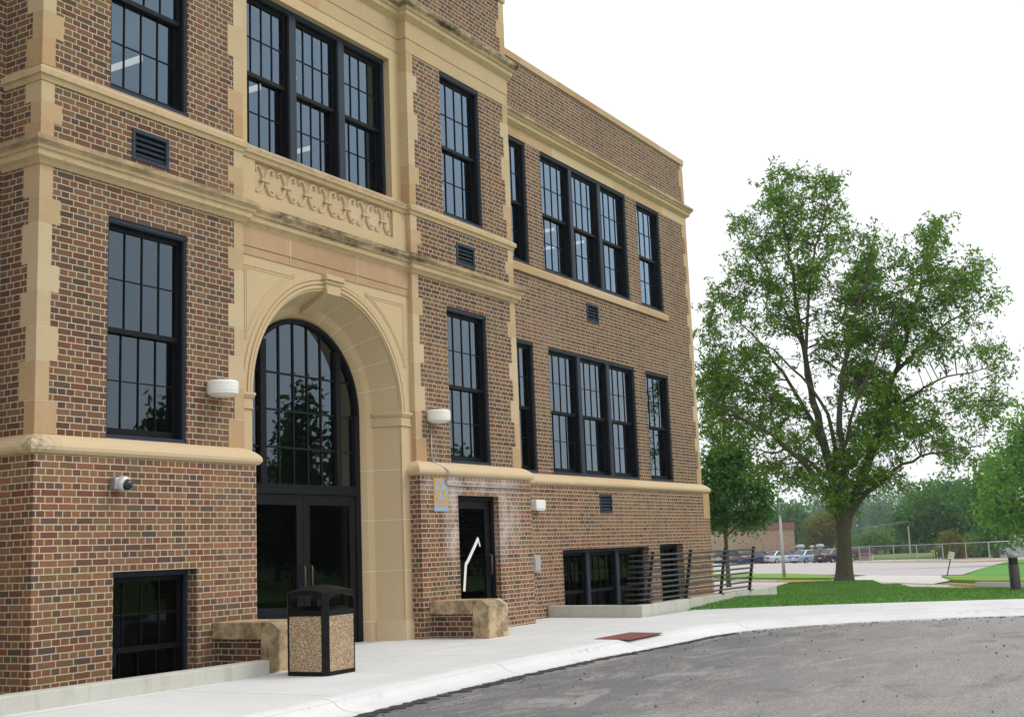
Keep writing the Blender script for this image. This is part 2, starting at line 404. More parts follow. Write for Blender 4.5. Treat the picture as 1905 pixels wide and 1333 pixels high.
def asphalt_mat():
    a = N('asphalt'); p = a.xyz()
    f = a.noise(.5, 8, .72, a.map((1, 1.6, 1), (2, 5, 0)), .5); h = a.noise(3.2, 8, .78, None, .5)
    near = a.rng(a.math('ADD', a.math('ADD', p[1], a.math('MULTIPLY', p[0], -.16)), a.math('MULTIPLY', a.math('SUBTRACT', f, .5), 5.0)), -8.2, -5.4)
    c = a.mix(near, lin((162, 160, 157)), lin((122, 122, 125)))
    c = a.mix(a.rng(h, .45, .72, 0, .4), c, lin((124, 122, 122)))
    k = a.noise(.9, 8, .76, a.map((.8, 2.4, 1), (3, 8, 0)), .6); c = a.mix(a.rng(k, .50, .62, 0, .75), c, lin((176, 172, 166)))
    k2 = a.noise(.55, 8, .76, a.map((.9, 2.0, 1), (13, 2, 0)), .7); c = a.mix(a.rng(k2, .53, .66, 0, .6), c, lin((96, 95, 98)))
    k3 = a.noise(.22, 6, .7, a.map((1, 1.4, 1), (6, 11, 0)), .5); c = a.mix(a.rng(k3, .48, .60, 0, .4), c, lin((158, 153, 147)))
    g1 = a.noise(42, 5, .85); c = a.mix(a.rng(g1, .48, .64, 0, .8), c, lin((60, 59, 61)))
    g2 = a.noise(52, 5, .85, a.map((1, 1, 1), (5, 5, 5))); c = a.mix(a.rng(g2, .54, .7, 0, .5), c, lin((206, 200, 192)))
    a.col(c); a.set(.92, 0, .2); a.bump(a.math('ADD', g1, a.math('MULTIPLY', h, .8)), .6, .015); return a.m
M_asph = asphalt_mat()
M_tar = simple('fresh_tar_edge', (52, 51, 55), .8, var=.3, scale=18)
M_street = simple('worn_street', (186, 176, 170), .95, var=.07, scale=.5)
M_lot = simple('worn_lot', (178, 172, 170), .95, var=.08, scale=.3)
M_apron = concrete_mat('apron_concrete', (206, 202, 194), (192, 188, 180), None, .2)
M_yellow = simple('yellow_kerb_paint', (214, 184, 104), .8, var=.12, scale=3)
M_gravel = simple('far_gravel', (178, 164, 148), .95, var=.15, scale=1)
def grass_mat(name, a1, a2, sc=.5):
    a = N(name); f = a.noise(sc, 6, .65); g = a.noise(14, 5, .7)
    c = a.mix(a.rng(f, .35, .68), lin(a1), lin(a2)); c = a.mix(a.rng(g, .4, .8, 0, .5), c, tuple(x*.45 for x in lin(a1)))
    y_ = a.noise(1.7, 6, .75); c = a.mix(a.rng(y_, .5, .72, 0, .4), c, lin((150, 152, 92)))
    a.col(c); a.set(.95, 0, .1); a.bump(g, .6, .03); return a.m
M_grass = grass_mat('lawn', (88, 144, 70), (106, 160, 82))
M_grass2 = grass_mat('far_lawn', (110, 150, 66), (128, 166, 80))
M_field = grass_mat('ground', (92, 120, 62), (124, 134, 84), .05)
def leaf_mat(name, cols, trans=.35):
    a = N(name); r = a.isl(); k = len(cols)
    c = a.ramp(r, [(i/(k-1), lin(q)) for i, q in enumerate(cols)])
    c = a.mix(a.rng(a.noise(.9, 3), .35, .7, 0, .45), c, tuple(x*.6 for x in lin(cols[0])))
    a.col(c); a.set(.6, 0, .12)
    tl = a.n('BsdfTranslucent'); a.l(a.mix(.5, c, lin((120, 160, 50))), tl.inputs[0])
    mx = a.n('MixShader'); mx.inputs[0].default_value = trans
    a.l(a.b.outputs[0], mx.inputs[1]); a.l(tl.outputs[0], mx.inputs[2]); a.l(mx.outputs[0], a.o.inputs[0]); return a.m
L_main = leaf_mat('ash_leaves', [(60,100,36),(98,146,50),(136,178,64),(86,130,44),(160,196,80)])
L_dark = leaf_mat('dark_leaves', [(50,98,48),(68,122,56),(94,146,68)])
L_shade = leaf_mat('reflected_leaves', [(44,70,40),(52,80,44),(60,88,46)])
L_mid = leaf_mat('green_leaves', [(78,118,56),(96,138,66),(114,154,72)])
L_bright = leaf_mat('bright_leaves', [(84,138,46),(116,170,58),(144,190,74)])
L_hazed = leaf_mat('hazed_leaves', [(88,138,104),(104,154,116),(122,168,126)])  # distance haze put into the leaf colour: paler and bluer
L_auto = leaf_mat('turning_leaves', [(128,120,56),(110,116,50),(150,120,58)])
M_bark = N('bark'); _f = M_bark.noise(1, 6, .7, M_bark.map((14, 14, 2.5)))
M_bark.col(M_bark.mix(_f, lin((66, 62, 53)), lin((112, 107, 93)))); M_bark.set(.95, 0, .1); M_bark.bump(_f, .8, .02); M_bark = M_bark.m

# ------------------------------------------------------------------ the school building
random.seed(4)
BX0, BX1, L2, R1 = 0.0, 9.618, 6.608, 3.0
YP, YW, YB = .074, .593, -.117
WX = 18.993
TB = 2.333
bld = thing('school_building', 'large brown brick school with tan limestone trim and a round arched entrance', 'building', (0, 0, 0))
WLOW, WUP = (2.55, 5.0), (6.47, 8.86)
def wallpart(args, mat, name='wall'):
    m = MB(); m.wall(*args); return m.build(name, mat, bld)
V1 = (1.23, 1.76, 5.74, 6.09); V2 = (7.86, 8.38, 5.74, 6.08); V3 = (13.49, 14.0, 5.69, 6.05); V4 = (13.42, 13.94, 1.86, 2.2)
wallpart(('x', BX0, R1, TB, 10.80, 0, .75, [(.9, 2.07, *WLOW), (.9, 2.07, *WUP), V1]), M_brick)
wallpart(('x', L2, BX1, TB, 10.80, 0, .75, [(7.52, 8.69, *WLOW), (7.52, 8.69, *WUP), V2]), M_brick)
BW = (.92, 2.11, -.5, 1.14); SD = (7.50, 8.67, -.4, 2.055)
wallpart(('x', -.088, 3.088, -.6, TB, YB, .75, [BW]), M_brick_base)
wallpart(('x', 6.52, 9.705, -.6, TB, YB, .75, [SD]), M_brick_base)
NW, TW, SW = (10.02, 11.25), (11.82, 15.6), (16.16, 17.39)
wallpart(('x', BX1, WX, TB, 10.33, YW, YW+.4, [(*NW, 2.56, 4.96), (*TW, 2.56, 4.96), (*SW, 2.56, 4.96), (*NW, 6.42, 8.79), (*TW, 6.42, 8.79), (*SW, 6.42, 8.79), V3]), M_brick)
wallpart(('x', 9.705, WX+.088, -.6, TB, YW+YB, YW+.4, [(*TW, -.4, 1.165), (16.14, 17.39, -.4, 1.2), V4]), M_brick_base)
wallpart(('y', YW+.4, 13, TB, 10.33, WX, WX-.4, []), M_brick)
wallpart(('y', YW+.4, 13, -.6, TB, WX+.088, WX-.4, []), M_brick_base)
wallpart(('x', -6, BX0, TB, 10.33, YW, YW+.4, []), M_brick)
wallpart(('x', -6, -.088, -.6, TB, YW+YB, YW+.4, []), M_brick_base)
wallpart(('x', R1, L2, 9.37, 10.80, .15, .75, []), M_brick)
# hidden rear and floors
m = MB(); m.box(-6, 12.8, -.6, WX, 13, 10.3); m.build('rear_wall', M_brick, bld)
m = MB(); m.box(-6, 1.0, 10.0, WX-.4, 12.8, 10.1); m.build('roof', M_inside, bld)
m = MB(); m.box(-5.9, .8, 9.0, WX-.4, 12.7, 9.05); m.box(-5.9, .8, 5.25, WX-.4, 12.7, 5.3); m.box(-5.9, .8, 2.25, 3.2, 12.7, 2.3); m.box(6.5, .8, 2.25, WX-.4, 12.7, 2.3); m.build('ceiling', M_ceil, bld)
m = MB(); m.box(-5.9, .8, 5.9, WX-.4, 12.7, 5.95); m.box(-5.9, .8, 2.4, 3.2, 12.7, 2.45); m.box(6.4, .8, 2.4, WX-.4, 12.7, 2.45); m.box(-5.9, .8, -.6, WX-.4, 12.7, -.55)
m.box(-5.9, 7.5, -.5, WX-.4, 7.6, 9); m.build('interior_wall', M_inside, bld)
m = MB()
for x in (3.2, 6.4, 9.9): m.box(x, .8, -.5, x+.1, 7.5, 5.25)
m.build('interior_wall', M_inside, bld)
for (x, ya, yb) in ((4.0, 2.3, 3.75), (5.86, 1.6, 2.75), (2.2, 2.3, 3.7), (8.6, 3.0, 4.4), (12.2, 2.4, 3.8), (16.5, 2.5, 3.4), (18.0, 2.8, 4.4), (14.6, 2.4, 3.6)):
    m = MB(); m.box(x-.06, ya, 8.58, x+.06, yb, 8.62); m.build('ceiling_light', M_tube, bld)

PAVP = [(0, .62), (0, 0), (R1, 0), (R1, YP), (L2, YP), (L2, 0), (BX1, 0), (BX1, YW)]
WINGP = [(BX1, YW), (WX, YW), (WX, 12.9)]
YP2 = .15
PAVQ = [(0, .62), (0, 0), (R1, 0), (R1, YP2), (L2, YP2), (L2, 0), (BX1, 0), (BX1, YW)]
LWP = [(-6, YW), (0, YW)]
def band(name, mat, paths, prof, step=1.25, bevel=0):
    for p in paths:
        m = MB(); m.sweep(p, prof, step, 1); m.build(name, mat, bld, bevel=bevel)
band('belt_course', M_stone_belt, [PAVP], [(-.03,5.36),(.02,5.365),(.045,5.40),(.085,5.43),(.09,5.495),(.112,5.503),(.12,5.535),(.158,5.575),(.165,5.625),(-.03,5.70)])
band('sill_course', M_stone_belt, [PAVP], [(-.03,6.27),(.018,6.28),(.03,6.33),(.055,6.34),(.058,6.405),(-.03,6.475)])
band('frieze', M_stone, [PAVQ], [(-.03,8.87),(.008,8.87),(.008,9.075),(.002,9.082),(.016,9.09),(.016,9.38),(-.03,9.38)], 1.5)
band('cornice', M_stone_dark, [PAVQ], [(-.03,9.36),(.02,9.37),(.05,9.40),(.09,9.44),(.095,9.505),(.12,9.515),(.135,9.56),(.17,9.60),(.178,9.665),(.02,9.80),(-.03,9.80)])
band('coping', M_stone, [PAVQ], [(-.35,10.80),(.03,10.80),(.035,10.90),(-.2,11.0),(-.35,11.0)])
TORUS = [(-.03,2.565),(.005,2.545),(.055,2.522),(.10,2.492),(.14,2.455),(.16,2.415),(.158,2.38),(.138,2.35),(.10,2.333),(-.03,2.333)]
band('water_table', M_stone_soft, [[(0, .62), (0, 0), (R1, 0), (R1, .2)], [(L2, .2), (L2, 0), (BX1, 0), (BX1, YW)], WINGP, LWP], TORUS, 1.3)
band('frieze', M_stone, [WINGP, LWP], [(-.03,8.79),(.008,8.79),(.008,9.01),(-.03,9.01)], 1.4)
band('cornice', M_stone_belt, [WINGP, LWP], [(-.03,8.99),(.02,8.996),(.05,9.02),(.092,9.055),(.096,9.12),(.12,9.13),(.135,9.16),(.168,9.19),(.17,9.24),(-.03,9.39)], 1.4)
band('coping', M_stone, [WINGP, LWP], [(-.42,10.33),(.03,10.33),(.035,10.46),(-.1,10.50),(-.42,10.50)], 1.5)
m = MB(); m.sweep([(BX1, YW), (17.52, YW)], [(-.02,6.235),(.045,6.24),(.05,6.36),(-.02,6.425)], 1.5, 1); m.build('sill_course', M_stone, bld)

# quoins
QJ = [[2.545,2.89,3.30,3.66,4.02,4.31,4.74,5.02,5.37],[5.69,5.84,6.06,6.285],[6.46,6.78,7.06,7.49,7.91,8.26,8.54,8.87],[9.80,10.08,10.42,10.80]]
QL = [1, 0, 0, 0]
def quoin(x0, sg, y0, joints, starts, w=(.16, .26), ret=(.25, .16), mat=M_stone, maxret=None):
    for js, st in zip(joints, starts):
        m = MB(); b = MB(); k = st
        for a, c in zip(js, js[1:]):
            ww = w[1] if k else w[0]; rr = ret[1] if k else ret[0]
            if maxret: rr = maxret
            e = .005
            plan = [(x0-sg*e, y0-e), (x0+sg*ww, y0-e), (x0+sg*ww, y0+.04), (x0+sg*.03, y0+.04), (x0+sg*.03, y0+rr), (x0-sg*e, y0+rr)]
            m.prism([(x, y, a+.004) for x, y in plan], (0, 0, c-a-.008)); k = 1-k
        e = .002; ww = w[0]; rr = min(ret) if not maxret else maxret
        plan = [(x0-sg*e, y0-e), (x0+sg*(ww-.003), y0-e), (x0+sg*(ww-.003), y0+.03), (x0+sg*.025, y0+.03), (x0+sg*.025, y0+rr-.003), (x0-sg*e, y0+rr-.003)]
        b.prism([(x, y, js[0]) for x, y in plan], (0, 0, js[-1]-js[0]))
        o = m.build('quoin', mat, bld); b.build('mortar', M_joint, o)
quoin(0, 1, 0, QJ, QL); quoin(R1, -1, 0, QJ, QL, maxret=YP2+.01); quoin(L2, 1, 0, QJ, QL, maxret=YP2+.01); quoin(BX1, -1, 0, QJ, QL)
def autoj(z0, z1):
    o = [z0]; k = 0
    while o[-1] < z1-.45: o.append(o[-1]+(.36, .42, .3, .4)[k % 4]); k += 1
    return o+[z1]
quoin(WX, -1, YW, [autoj(2.545, 8.79), autoj(9.39, 10.33)], [1, 0], w=(.15, .27))
m = MB(); m.box(18.72, YW+YB-.006, 1.75, WX+.094, YW+YB+.3, 2.333); m.build('quoin', M_stone, bld); m = MB(); m.box(18.98, YW+YB-.006, -.1, WX+.094, YW+YB+.3, .95); m.build('quoin', M_stone, bld)

# portal: arched stone front
CX, ZC, RA = 4.79, 3.22, 1.56
m = MB(); NS = 48
xa, xb = R1-.02, L2+.02
m.quad((xa, YP, -.3), (CX-RA, YP, -.3), (CX-RA, YP, ZC), (xa, YP, ZC)); m.quad((CX+RA, YP, -.3), (xb, YP, -.3), (xb, YP, ZC), (CX+RA, YP, ZC))
m.quad((xa, YP, ZC), (CX-RA, YP, ZC), (CX-RA, YP, 5.4), (xa, YP, 5.4)); m.quad((CX+RA, YP, ZC), (xb, YP, ZC), (xb, YP, 5.4), (CX+RA, YP, 5.4))
for i in range(NS):
    a, b = math.pi*(1-i/NS), math.pi*(1-(i+1)/NS)
    p, q = (CX+RA*math.cos(a), ZC+RA*math.sin(a)), (CX+RA*math.cos(b), ZC+RA*math.sin(b))
    m.quad((p[0], YP, p[1]), (q[0], YP, q[1]), (q[0], YP, 5.4), (p[0], YP, 5.4))
m.build('portal_front', M_stone_plain, bld, weld=True)
def jamb_line(r, y, zb=-.3):
    return [(CX-r, y, zb), (CX-r, y, ZC)]+[(CX-r*math.cos(math.pi*i/NS), y, ZC+r*math.sin(math.pi*i/NS)) for i in range(1, NS)]+[(CX+r, y, ZC), (CX+r, y, zb)]
SPL = [(1.56, YP), (1.56, .11), (1.40, .47), (1.385, .485), (1.335, .53), (1.32, .525), (1.31, .54), (1.25, .64), (1.25, .80)]
m = MB()
lines = [jamb_line(*p) for p in SPL]
for A, B in zip(lines, lines[1:]):
    for i in range(len(A)-1): m.quad(A[i], A[i+1], B[i+1], B[i])
m.build('arch_reveal', M_stone_plain, bld, weld=True)
for k in range(1, 12):      # joints of the arch stones and jambs
    a = math.pi*k/12; ca, sa = math.cos(a), math.sin(a)
    if k == 6: continue
    m = MB()
    for (r1, y1), (r2, y2) in zip(SPL[1:], SPL[2:-1]):
        tx, tz = -sa*.005, ca*.005
        f = lambda r, y, s: (CX+(r-.002)*ca+s*tx, y-.002, ZC+(r-.002)*sa+s*tz)
        m.quad(f(r1, y1, -1), f(r1, y1, 1), f(r2, y2, 1), f(r2, y2, -1))
    m.build('mortar_joint', M_joint, bld)
for z in (.28, .98, 1.70, 2.42):
    for sg in (-1, 1):
        m = MB()
        for (r1, y1), (r2, y2) in zip(SPL, SPL[1:-1]):
            m.quad((CX+sg*(r1-.002), y1-.002, z-.005), (CX+sg*(r1-.002), y1-.002, z+.005), (CX+sg*(r2-.002), y2-.002, z+.005), (CX+sg*(r2-.002), y2-.002, z-.005))
        m.quad((CX+sg*1.558, YP-.002, z-.005), (CX+sg*1.8, YP-.002, z-.005), (CX+sg*1.8, YP-.002, z+.005), (CX+sg*1.558, YP-.002, z+.005))
        m.build('mortar_joint', M_joint, bld)
for x0, z0, z1 in ((3.95, 5.0, 5.38), (5.35, 5.0, 5.38), (4.3, 5.72, 5.85), (5.6, 5.72, 5.85)):
    m = MB(); y_ = YP-.024 if z0 < 5.3 else YP-.002; m.quad((x0-.004, y_, z0), (x0+.004, y_, z0), (x0+.004, y_, z1), (x0-.004, y_, z1)); m.build('mortar_joint', M_joint, bld)
m = MB()     # archivolt mouldings
ring = [(1.555, .10), (1.565, .052), (1.605, .052), (1.61, .072), (1.622, .046), (1.66, .044), (1.666, .072), (1.678, .056), (1.735, .056), (1.74, .08)]
def arc(r, y, a0=0, a1=math.pi, n=NS): return [(CX-r*math.cos(a0+(a1-a0)*i/n), y, ZC+.03+r*math.sin(a0+(a1-a0)*i/n)) for i in range(n+1)]
rl = [arc(*p) for p in ring]
for A, B in zip(rl, rl[1:]):
    for i in range(len(A)-1): m.quad(A[i], A[i+1], B[i+1], B[i])
m.build('archivolt', M_stone_plain, bld, weld=True)
for sg in (-1, 1):     # spandrel panel mouldings
    m = MB()
    for d, rr in ((0, .008), (.035, .006)):
        pts = [(CX+sg*(1.82+d)*math.cos(t), YP-.001, ZC+(1.82+d)*math.sin(t)) for t in [R_(22+i*(43.5/16)) for i in range(17)]]
        m.tube(pts, rr, 6)
        xr = CX+sg*(1.685-d); zt_ = 4.87-d
        m.tube([pts[-1], (pts[-1][0], YP-.001, zt_)][:1]+[(pts[-1][0], YP-.001, zt_), (xr, YP-.001, zt_)], rr, 6)
        m.tube([(xr, YP-.001, zt_), (xr, YP-.001, pts[0][2])], rr, 6)
    m.build('panel_moulding', M_stone_plain, bld)
m = MB()     # pink frieze above the arch, two fasciae
for x0, x1 in ((R1, 3.95), (3.95, 5.35), (5.35, L2)):
    m.box(x0+.003, YP-.022, 5.115, x1-.003, YP+.05, 5.38); m.box(x0+.003, YP-.012, 5.005, x1-.003, YP+.05, 5.112)
m.build('portal_frieze', M_stone_pink, bld)
m = MB()     # keystone
kx0, kx1 = 4.625, 4.955
m.prism([(kx0, .015, 4.90), (kx0+.03, .015, 4.73), (kx1-.03, .015, 4.73), (kx1, .015, 4.90)], (0, .12, 0))
m.prism([(kx0+.03, .03, 4.735), (kx0+.03, .49, 4.525), (kx0+.03, .49, 4.70), (kx0+.03, .03, 4.88)], (kx1-kx0-.06, 0, 0))
m.box(kx0-.02, -.005, 4.875, kx1+.02, .12, 4.92); m.box(kx0-.04, -.03, 4.92, kx1+.04, .12, 4.965); m.box(kx0-.03, -.018, 4.965, kx1+.03, .12, 4.995)
m.build('keystone', M_stone_plain, bld, bevel=.008)
for sg in (-1, 1):
    m = MB(); pl = MB()
    def plan(d):
        o = [(CX+sg*1.81, YP-d), (CX+sg*(1.56-d*.6), YP-d), (CX+sg*(1.40-d), .47-d*.3), (CX+sg*1.39, .50), (CX+sg*1.81, .50)]
        return o if sg > 0 else o
    for d, z0, z1 in ((.01, 3.075, 3.19), (.022, 3.05, 3.078), (.03, 3.19, 3.215), (.042, 3.215, 3.255)):
        m.prism([(x, y, z0) for x, y in plan(d)], (0, 0, z1-z0))
    pl.prism([(x, y, -.2) for x, y in plan(.018)], (0, 0, .47))
    m.build('impost', M_stone_plain, bld, bevel=.006); pl.build('plinth', M_stone_soft, bld, bevel=.006)

# portal upper stage with triple window opening and sunken ornament panel
m = MB(); m.wall('x', R1-.02, L2+.02, 5.36, 6.40, YP, .75, [(3.31, 6.27, 5.85, 6.27)]); m.build('portal_front', M_stone_plain, bld, weld=True)
m = MB(); m.wall('x', R1-.02, L2+.02, 6.40, 9.38, YP2, .75, [(3.25, 6.37, 6.47, 8.70)]); m.build('portal_front', M_stone_plain, bld, weld=True)
m = MB(); m.prism([(3.02, YP+.03, 6.39), (3.02, YP+.03, 6.468), (3.02, YP2+.2, 6.476), (3.02, YP2+.2, 6.39)], (L2-3.04, 0, 0)); m.build('window_sill', M_stone_belt, bld)
m = MB()
for i in range(3): m.box(3.31+i*.987, YP+.045, 5.84, 3.31+(i+1)*.987-.004, YP+.2, 6.28)
m.build('ornament_panel', M_stone_panel, bld)
for i in range(7):
    m = MB(); x = 3.52+i*.424; z = 6.06; y = YP+.04
    for sx in (-1, 1):
        up = [(.022, -.01), (.03, .045), (.05, .10), (.078, .145), (.115, .172), (.15, .165), (.168, .14), (.16, .115), (.14, .112)]
        dn = [(.022, .01), (.034, -.05), (.058, -.105), (.092, -.15), (.13, -.178), (.162, -.165), (.175, -.135), (.163, -.112), (.146, -.122)]
        for cv in (up, dn):
            m.tube([(x+sx*a, y, z+b) for a, b in cv], [.026, .027, .027, .026, .025, .024, .022, .02, .017], 7)
    m.box(x-.085, y-.035, z-.022, x+.085, y+.01, z-.004); m.box(x-.07, y-.028, z-.004, x+.07, y+.01, z+.012)
    m.build('carved_scroll', M_stone_panel, bld, smooth=False)

# windows
def bars(m, x0, x1, z0, z1, y, nc, nr, t=.006, d=.012):
    for i in range(1, nc):
        x = x0+(x1-x0)*i/nc; m.box(x-t, y-d, z0, x+t, y+d, z1)
    for j in range(1, nr):
        z = z0+(z1-z0)*j/nr; m.box(x0, y-d*.8, z-t, x1, y+d*.8, z+t)
def ringbox(m, x0, x1, z0, z1, ya, yb, l, r, b, t):
    m.box(x0, ya, z0, x0+l, yb, z1); m.box(x1-r, ya, z0, x1, yb, z1)
    m.box(x0+l, ya, z0, x1-r, yb, z0+b); m.box(x0+l, ya, z1-t, x1-r, yb, z1)
def window(x0, x1, z0, z1, yf, glass=None, nc=4, fl=.032, fr=.032, meet=None, depth=.74):
    glass = glass or M_glass
    m = MB(); ringbox(m, x0, x1, z0, z1, yf+.025, yf+.06, fl, fr, .05, .06)
    m.box(x0-.004, yf+.012, z0-.008, x1+.004, yf+.05, z0+.035)          # sill nosing
    m.box(x0-.002, yf+.016, z1-.045, x1+.002, yf+.05, z1+.004)
    w = m.build('window', M_frame, bld, origin=((x0+x1)/2, yf, z0))
    j = MB(); ringbox(j, x0, x1, z0, z1, yf+.0602, yf+depth, fl+.003, fr+.003, .053, .063); j.build('jamb_liner', M_frame_in, w)  # inner depth of the frame near-black: its shade put into the colour
    zm = meet if meet else (z0+z1)/2-.01
    a0, a1 = x0+fl, x1-fr
    s = MB(); ringbox(s, a0+.002, a1-.002, zm-.03, z1-.062, yf+.100, yf+.140, .042, .042, .055, .055); bars(s, a0+.05, a1-.05, zm+.03, z1-.117, yf+.120, nc, 2); s.build('sash', M_frame_in, w)
    s = MB(); ringbox(s, a0+.002, a1-.002, z0+.052, zm+.028, yf+.145, yf+.185, .042, .042, .085, .055); bars(s, a0+.05, a1-.05, z0+.137, zm-.027, yf+.165, nc, 2); s.build('sash', M_frame_in, w)
    p = MB(); y = yf+.122; p.quad((a0+.02, y, zm), (a1-.02, y, zm), (a1-.02, y, z1-.07), (a0+.02, y, z1-.07))
    p.build('pane', glass, w)
    p = MB(); y = yf+.167; p.quad((a0+.02, y, z0+.08), (a1-.02, y, z0+.08), (a1-.02, y, zm+.02), (a0+.02, y, zm+.02)); p.build('pane', glass, w)
    return w
for x0, x1 in ((.9, 2.07), (7.52, 8.69)):
    window(x0, x1, *WLOW, 0); window(x0, x1, *WUP, 0, M_glass_up)
window(.92, 2.11, -.5, 1.14, YB+.12, M_glass_low)
def triple(xs, z0, z1, yf, glass=None):
    for i, (a, b) in enumerate(zip(xs, xs[1:])): window(a, b, z0, z1, yf, glass, depth=.39 if yf > .3 else .55, fl=.068 if i else .032, fr=.068 if i < len(xs)-2 else .032)
triple([11.82, 13.08, 14.36, 15.6], 2.56, 4.96, YW); triple([11.82, 13.08, 14.36, 15.6], 6.42, 8.79, YW, M_glass_up)
triple([11.82, 13.08, 14.36, 15.6], -.4, 1.165, YW+YB+.12, M_glass_low)
for x0, x1 in (NW, SW):
    window(x0, x1, 2.56, 4.96, YW, depth=.39); window(x0, x1, 6.42, 8.79, YW, M_glass_up, depth=.39)
window(16.14, 17.39, -.4, 1.2, YW+YB+.12, M_glass_low, depth=.38)
triple([3.25, 4.28, 5.34, 6.37], 6.47, 8.70, YP2+.085, M_glass_up)

# vents
def vent(x0, x1, z0, z1, yf):
    m = MB(); ringbox(m, x0-.01, x1+.01, z0-.01, z1+.01, yf-.012, yf+.06, .045, .045, .045, .045)
    o = m.build('vent', M_frame, bld)
    s = MB(); n = 4
    for i in range(n):
        z = z0+.045+(z1-z0-.09)*(i+.62)/n
        s.prism([(x0+.03, yf+.0, z-.025), (x0+.03, yf+.05, z+.03), (x0+.03, yf+.055, z+.022), (x0+.03, yf+.005, z-.037)], (x1-x0-.06, 0, 0))
    s.build('louvre', M_frame, o)
    b = MB(); b.box(x0-.005, yf+.11, z0-.005, x1+.005, yf+.13, z1+.005); b.build('backing', M_black, o)
vent(*V1, 0); vent(*V2, 0); vent(*V3, YW); vent(*V4, YW+YB)

# arched entrance glazing and doors
YG = .64; RI = 1.24
g = MB()
A, B = [(CX-RI*math.cos(math.pi*i/NS), ZC+RI*math.sin(math.pi*i/NS)) for i in range(NS+1)], [(CX-(RI-.055)*math.cos(math.pi*i/NS), ZC+(RI-.055)*math.sin(math.pi*i/NS)) for i in range(NS+1)]
for i in range(NS):
    g.add([(A[i][0], YG-.05, A[i][1]), (A[i+1][0], YG-.05, A[i+1][1]), (B[i+1][0], YG-.05, B[i+1][1]), (B[i][0], YG-.05, B[i][1]),
           (A[i][0], YG+.09, A[i][1]), (A[i+1][0], YG+.09, A[i+1][1]), (B[i+1][0], YG+.09, B[i+1][1]), (B[i][0], YG+.09, B[i][1])],
          [(0, 1, 2, 3), (3, 2, 6, 7), (0, 4, 5, 1), (4, 7, 6, 5)])
for sg in (-1, 1): g.box(CX+sg*1.185-.055, YG-.05, -.05, CX+sg*1.185+.055, YG+.09, ZC)
top = lambda x, r=1.18: ZC+math.sqrt(max(.01, r*r-(x-CX)**2))
for sg in (-1, 1): g.box(CX+sg*.78-.055, YG-.045, 2.13, CX+sg*.78+.055, YG+.08, top(CX+sg*.78))
g.box(CX-1.13, YG-.055, 2.06, CX+1.13, YG+.09, 2.16); g.box(CX-1.13, YG-.04, 2.16, CX+1.13, YG+.06, 2.19)
fr = g.build('entrance_glazing', M_entry, bld)
g = MB()
for i in range(1, 5):
    x = CX-.725+1.45*i/5; g.box(x-.012, YG-.012, 2.16, x+.012, YG+.02, top(x))
for z in (2.68, 3.18, 3.68):
    hw = min(1.13, math.sqrt(max(0, 1.18**2-max(0, z-ZC)**2)))
    g.box(CX-hw, YG-.010, z-.012, CX+hw, YG+.018, z+.012)
g.build('muntin', M_frame_in, fr)
g = MB(); g.poly([(CX+1.18, YG+.006, 2.1), (CX+1.18, YG+.006, ZC)]+[(CX+1.18*math.cos(math.pi*i/NS), YG+.006, ZC+1.18*math.sin(math.pi*i/NS)) for i in range(1, NS)]+[(CX-1.18, YG+.006, ZC), (CX-1.18, YG+.006, 2.1)])
g.build('pane', M_glass, fr)
for sg in (-1, 1):
    x0, x1 = (CX-1.13, CX-.004) if sg < 0 else (CX+.004, CX+1.13)
    d = MB(); ringbox(d, x0, x1, .01, 2.055, YG-.03, YG+.02, .13, .13, .26, .14); dr = d.build('door', M_entry, bld, bevel=.004)
    p = MB(); p.quad((x0+.1, YG-.004, .2), (x1-.1, YG-.004, .2), (x1-.1, YG-.004, 1.98), (x0+.1, YG-.004, 1.98)); p.build('pane', M_glass_low, dr)
    hx = CX+sg*.075; h = MB()
    h.tube([(hx, YG-.03, 1.10), (hx, YG-.10, 1.10), (hx, YG-.115, 1.085), (hx, YG-.115, .83), (hx, YG-.10, .815), (hx, YG-.03, .815)], .012, 8); h.build('handle', M_bronze, dr, smooth=True)
m = MB(); m.box(CX-1.3, .3, -.12, CX+1.3, 2.5, .006); m.build('threshold', M_cast, bld)

# side door
yd = YB+.15
d = MB(); ringbox(d, 7.50, 8.67, .0, 2.055, yd-.05, yd+.1, .07, .07, .03, .06); f = d.build('door_frame', M_frame_in, bld)
d = MB(); ringbox(d, 7.575, 8.595, .02, 1.992, yd-.01, yd+.035, .11, .14, .24, .13); dr = d.build('door', M_frame_in, bld)
p = MB(); p.quad((7.66, yd+.008, .2), (8.48, yd+.008, .2), (8.48, yd+.008, 1.9), (7.66, yd+.008, 1.9)); p.build('pane', M_glass_low, dr)
h = MB(); hx = 8.52; h.tube([(hx, yd-.01, 1.14), (hx, yd-.07, 1.14), (hx, yd-.08, 1.12), (hx, yd-.08, .86), (hx, yd-.07, .84), (hx, yd-.01, .84)], .013, 8); h.build('handle', M_bronze, dr, smooth=True)
def on_y(px, py, y):
    q = ray(px, py); return CAM+q*((y-CAM.y)/q.y)
t = MB(); path = [on_y(*q, yd-.0) for q in ((863.5, 1098), (866.5, 1049), (870.5, 1042), (881, 1019), (889, 1001), (892.5, 1015))]
for w_, (a, b) in zip((.05, .05, .05, .05, .026), zip(path, path[1:])):
    dv = (b-a); dv.y = 0; dv.normalize(); nv = Vector((-dv.z, 0, dv.x))*w_*.6
    if w_ < .04: nv = nv*.8
    t.prism([a-nv-dv*.008, b-nv+dv*.008, b+nv+dv*.008, a+nv-dv*.008], (0, -.003-.001*len(t.v)/8, 0))
t.build('tape', M_white, dr)

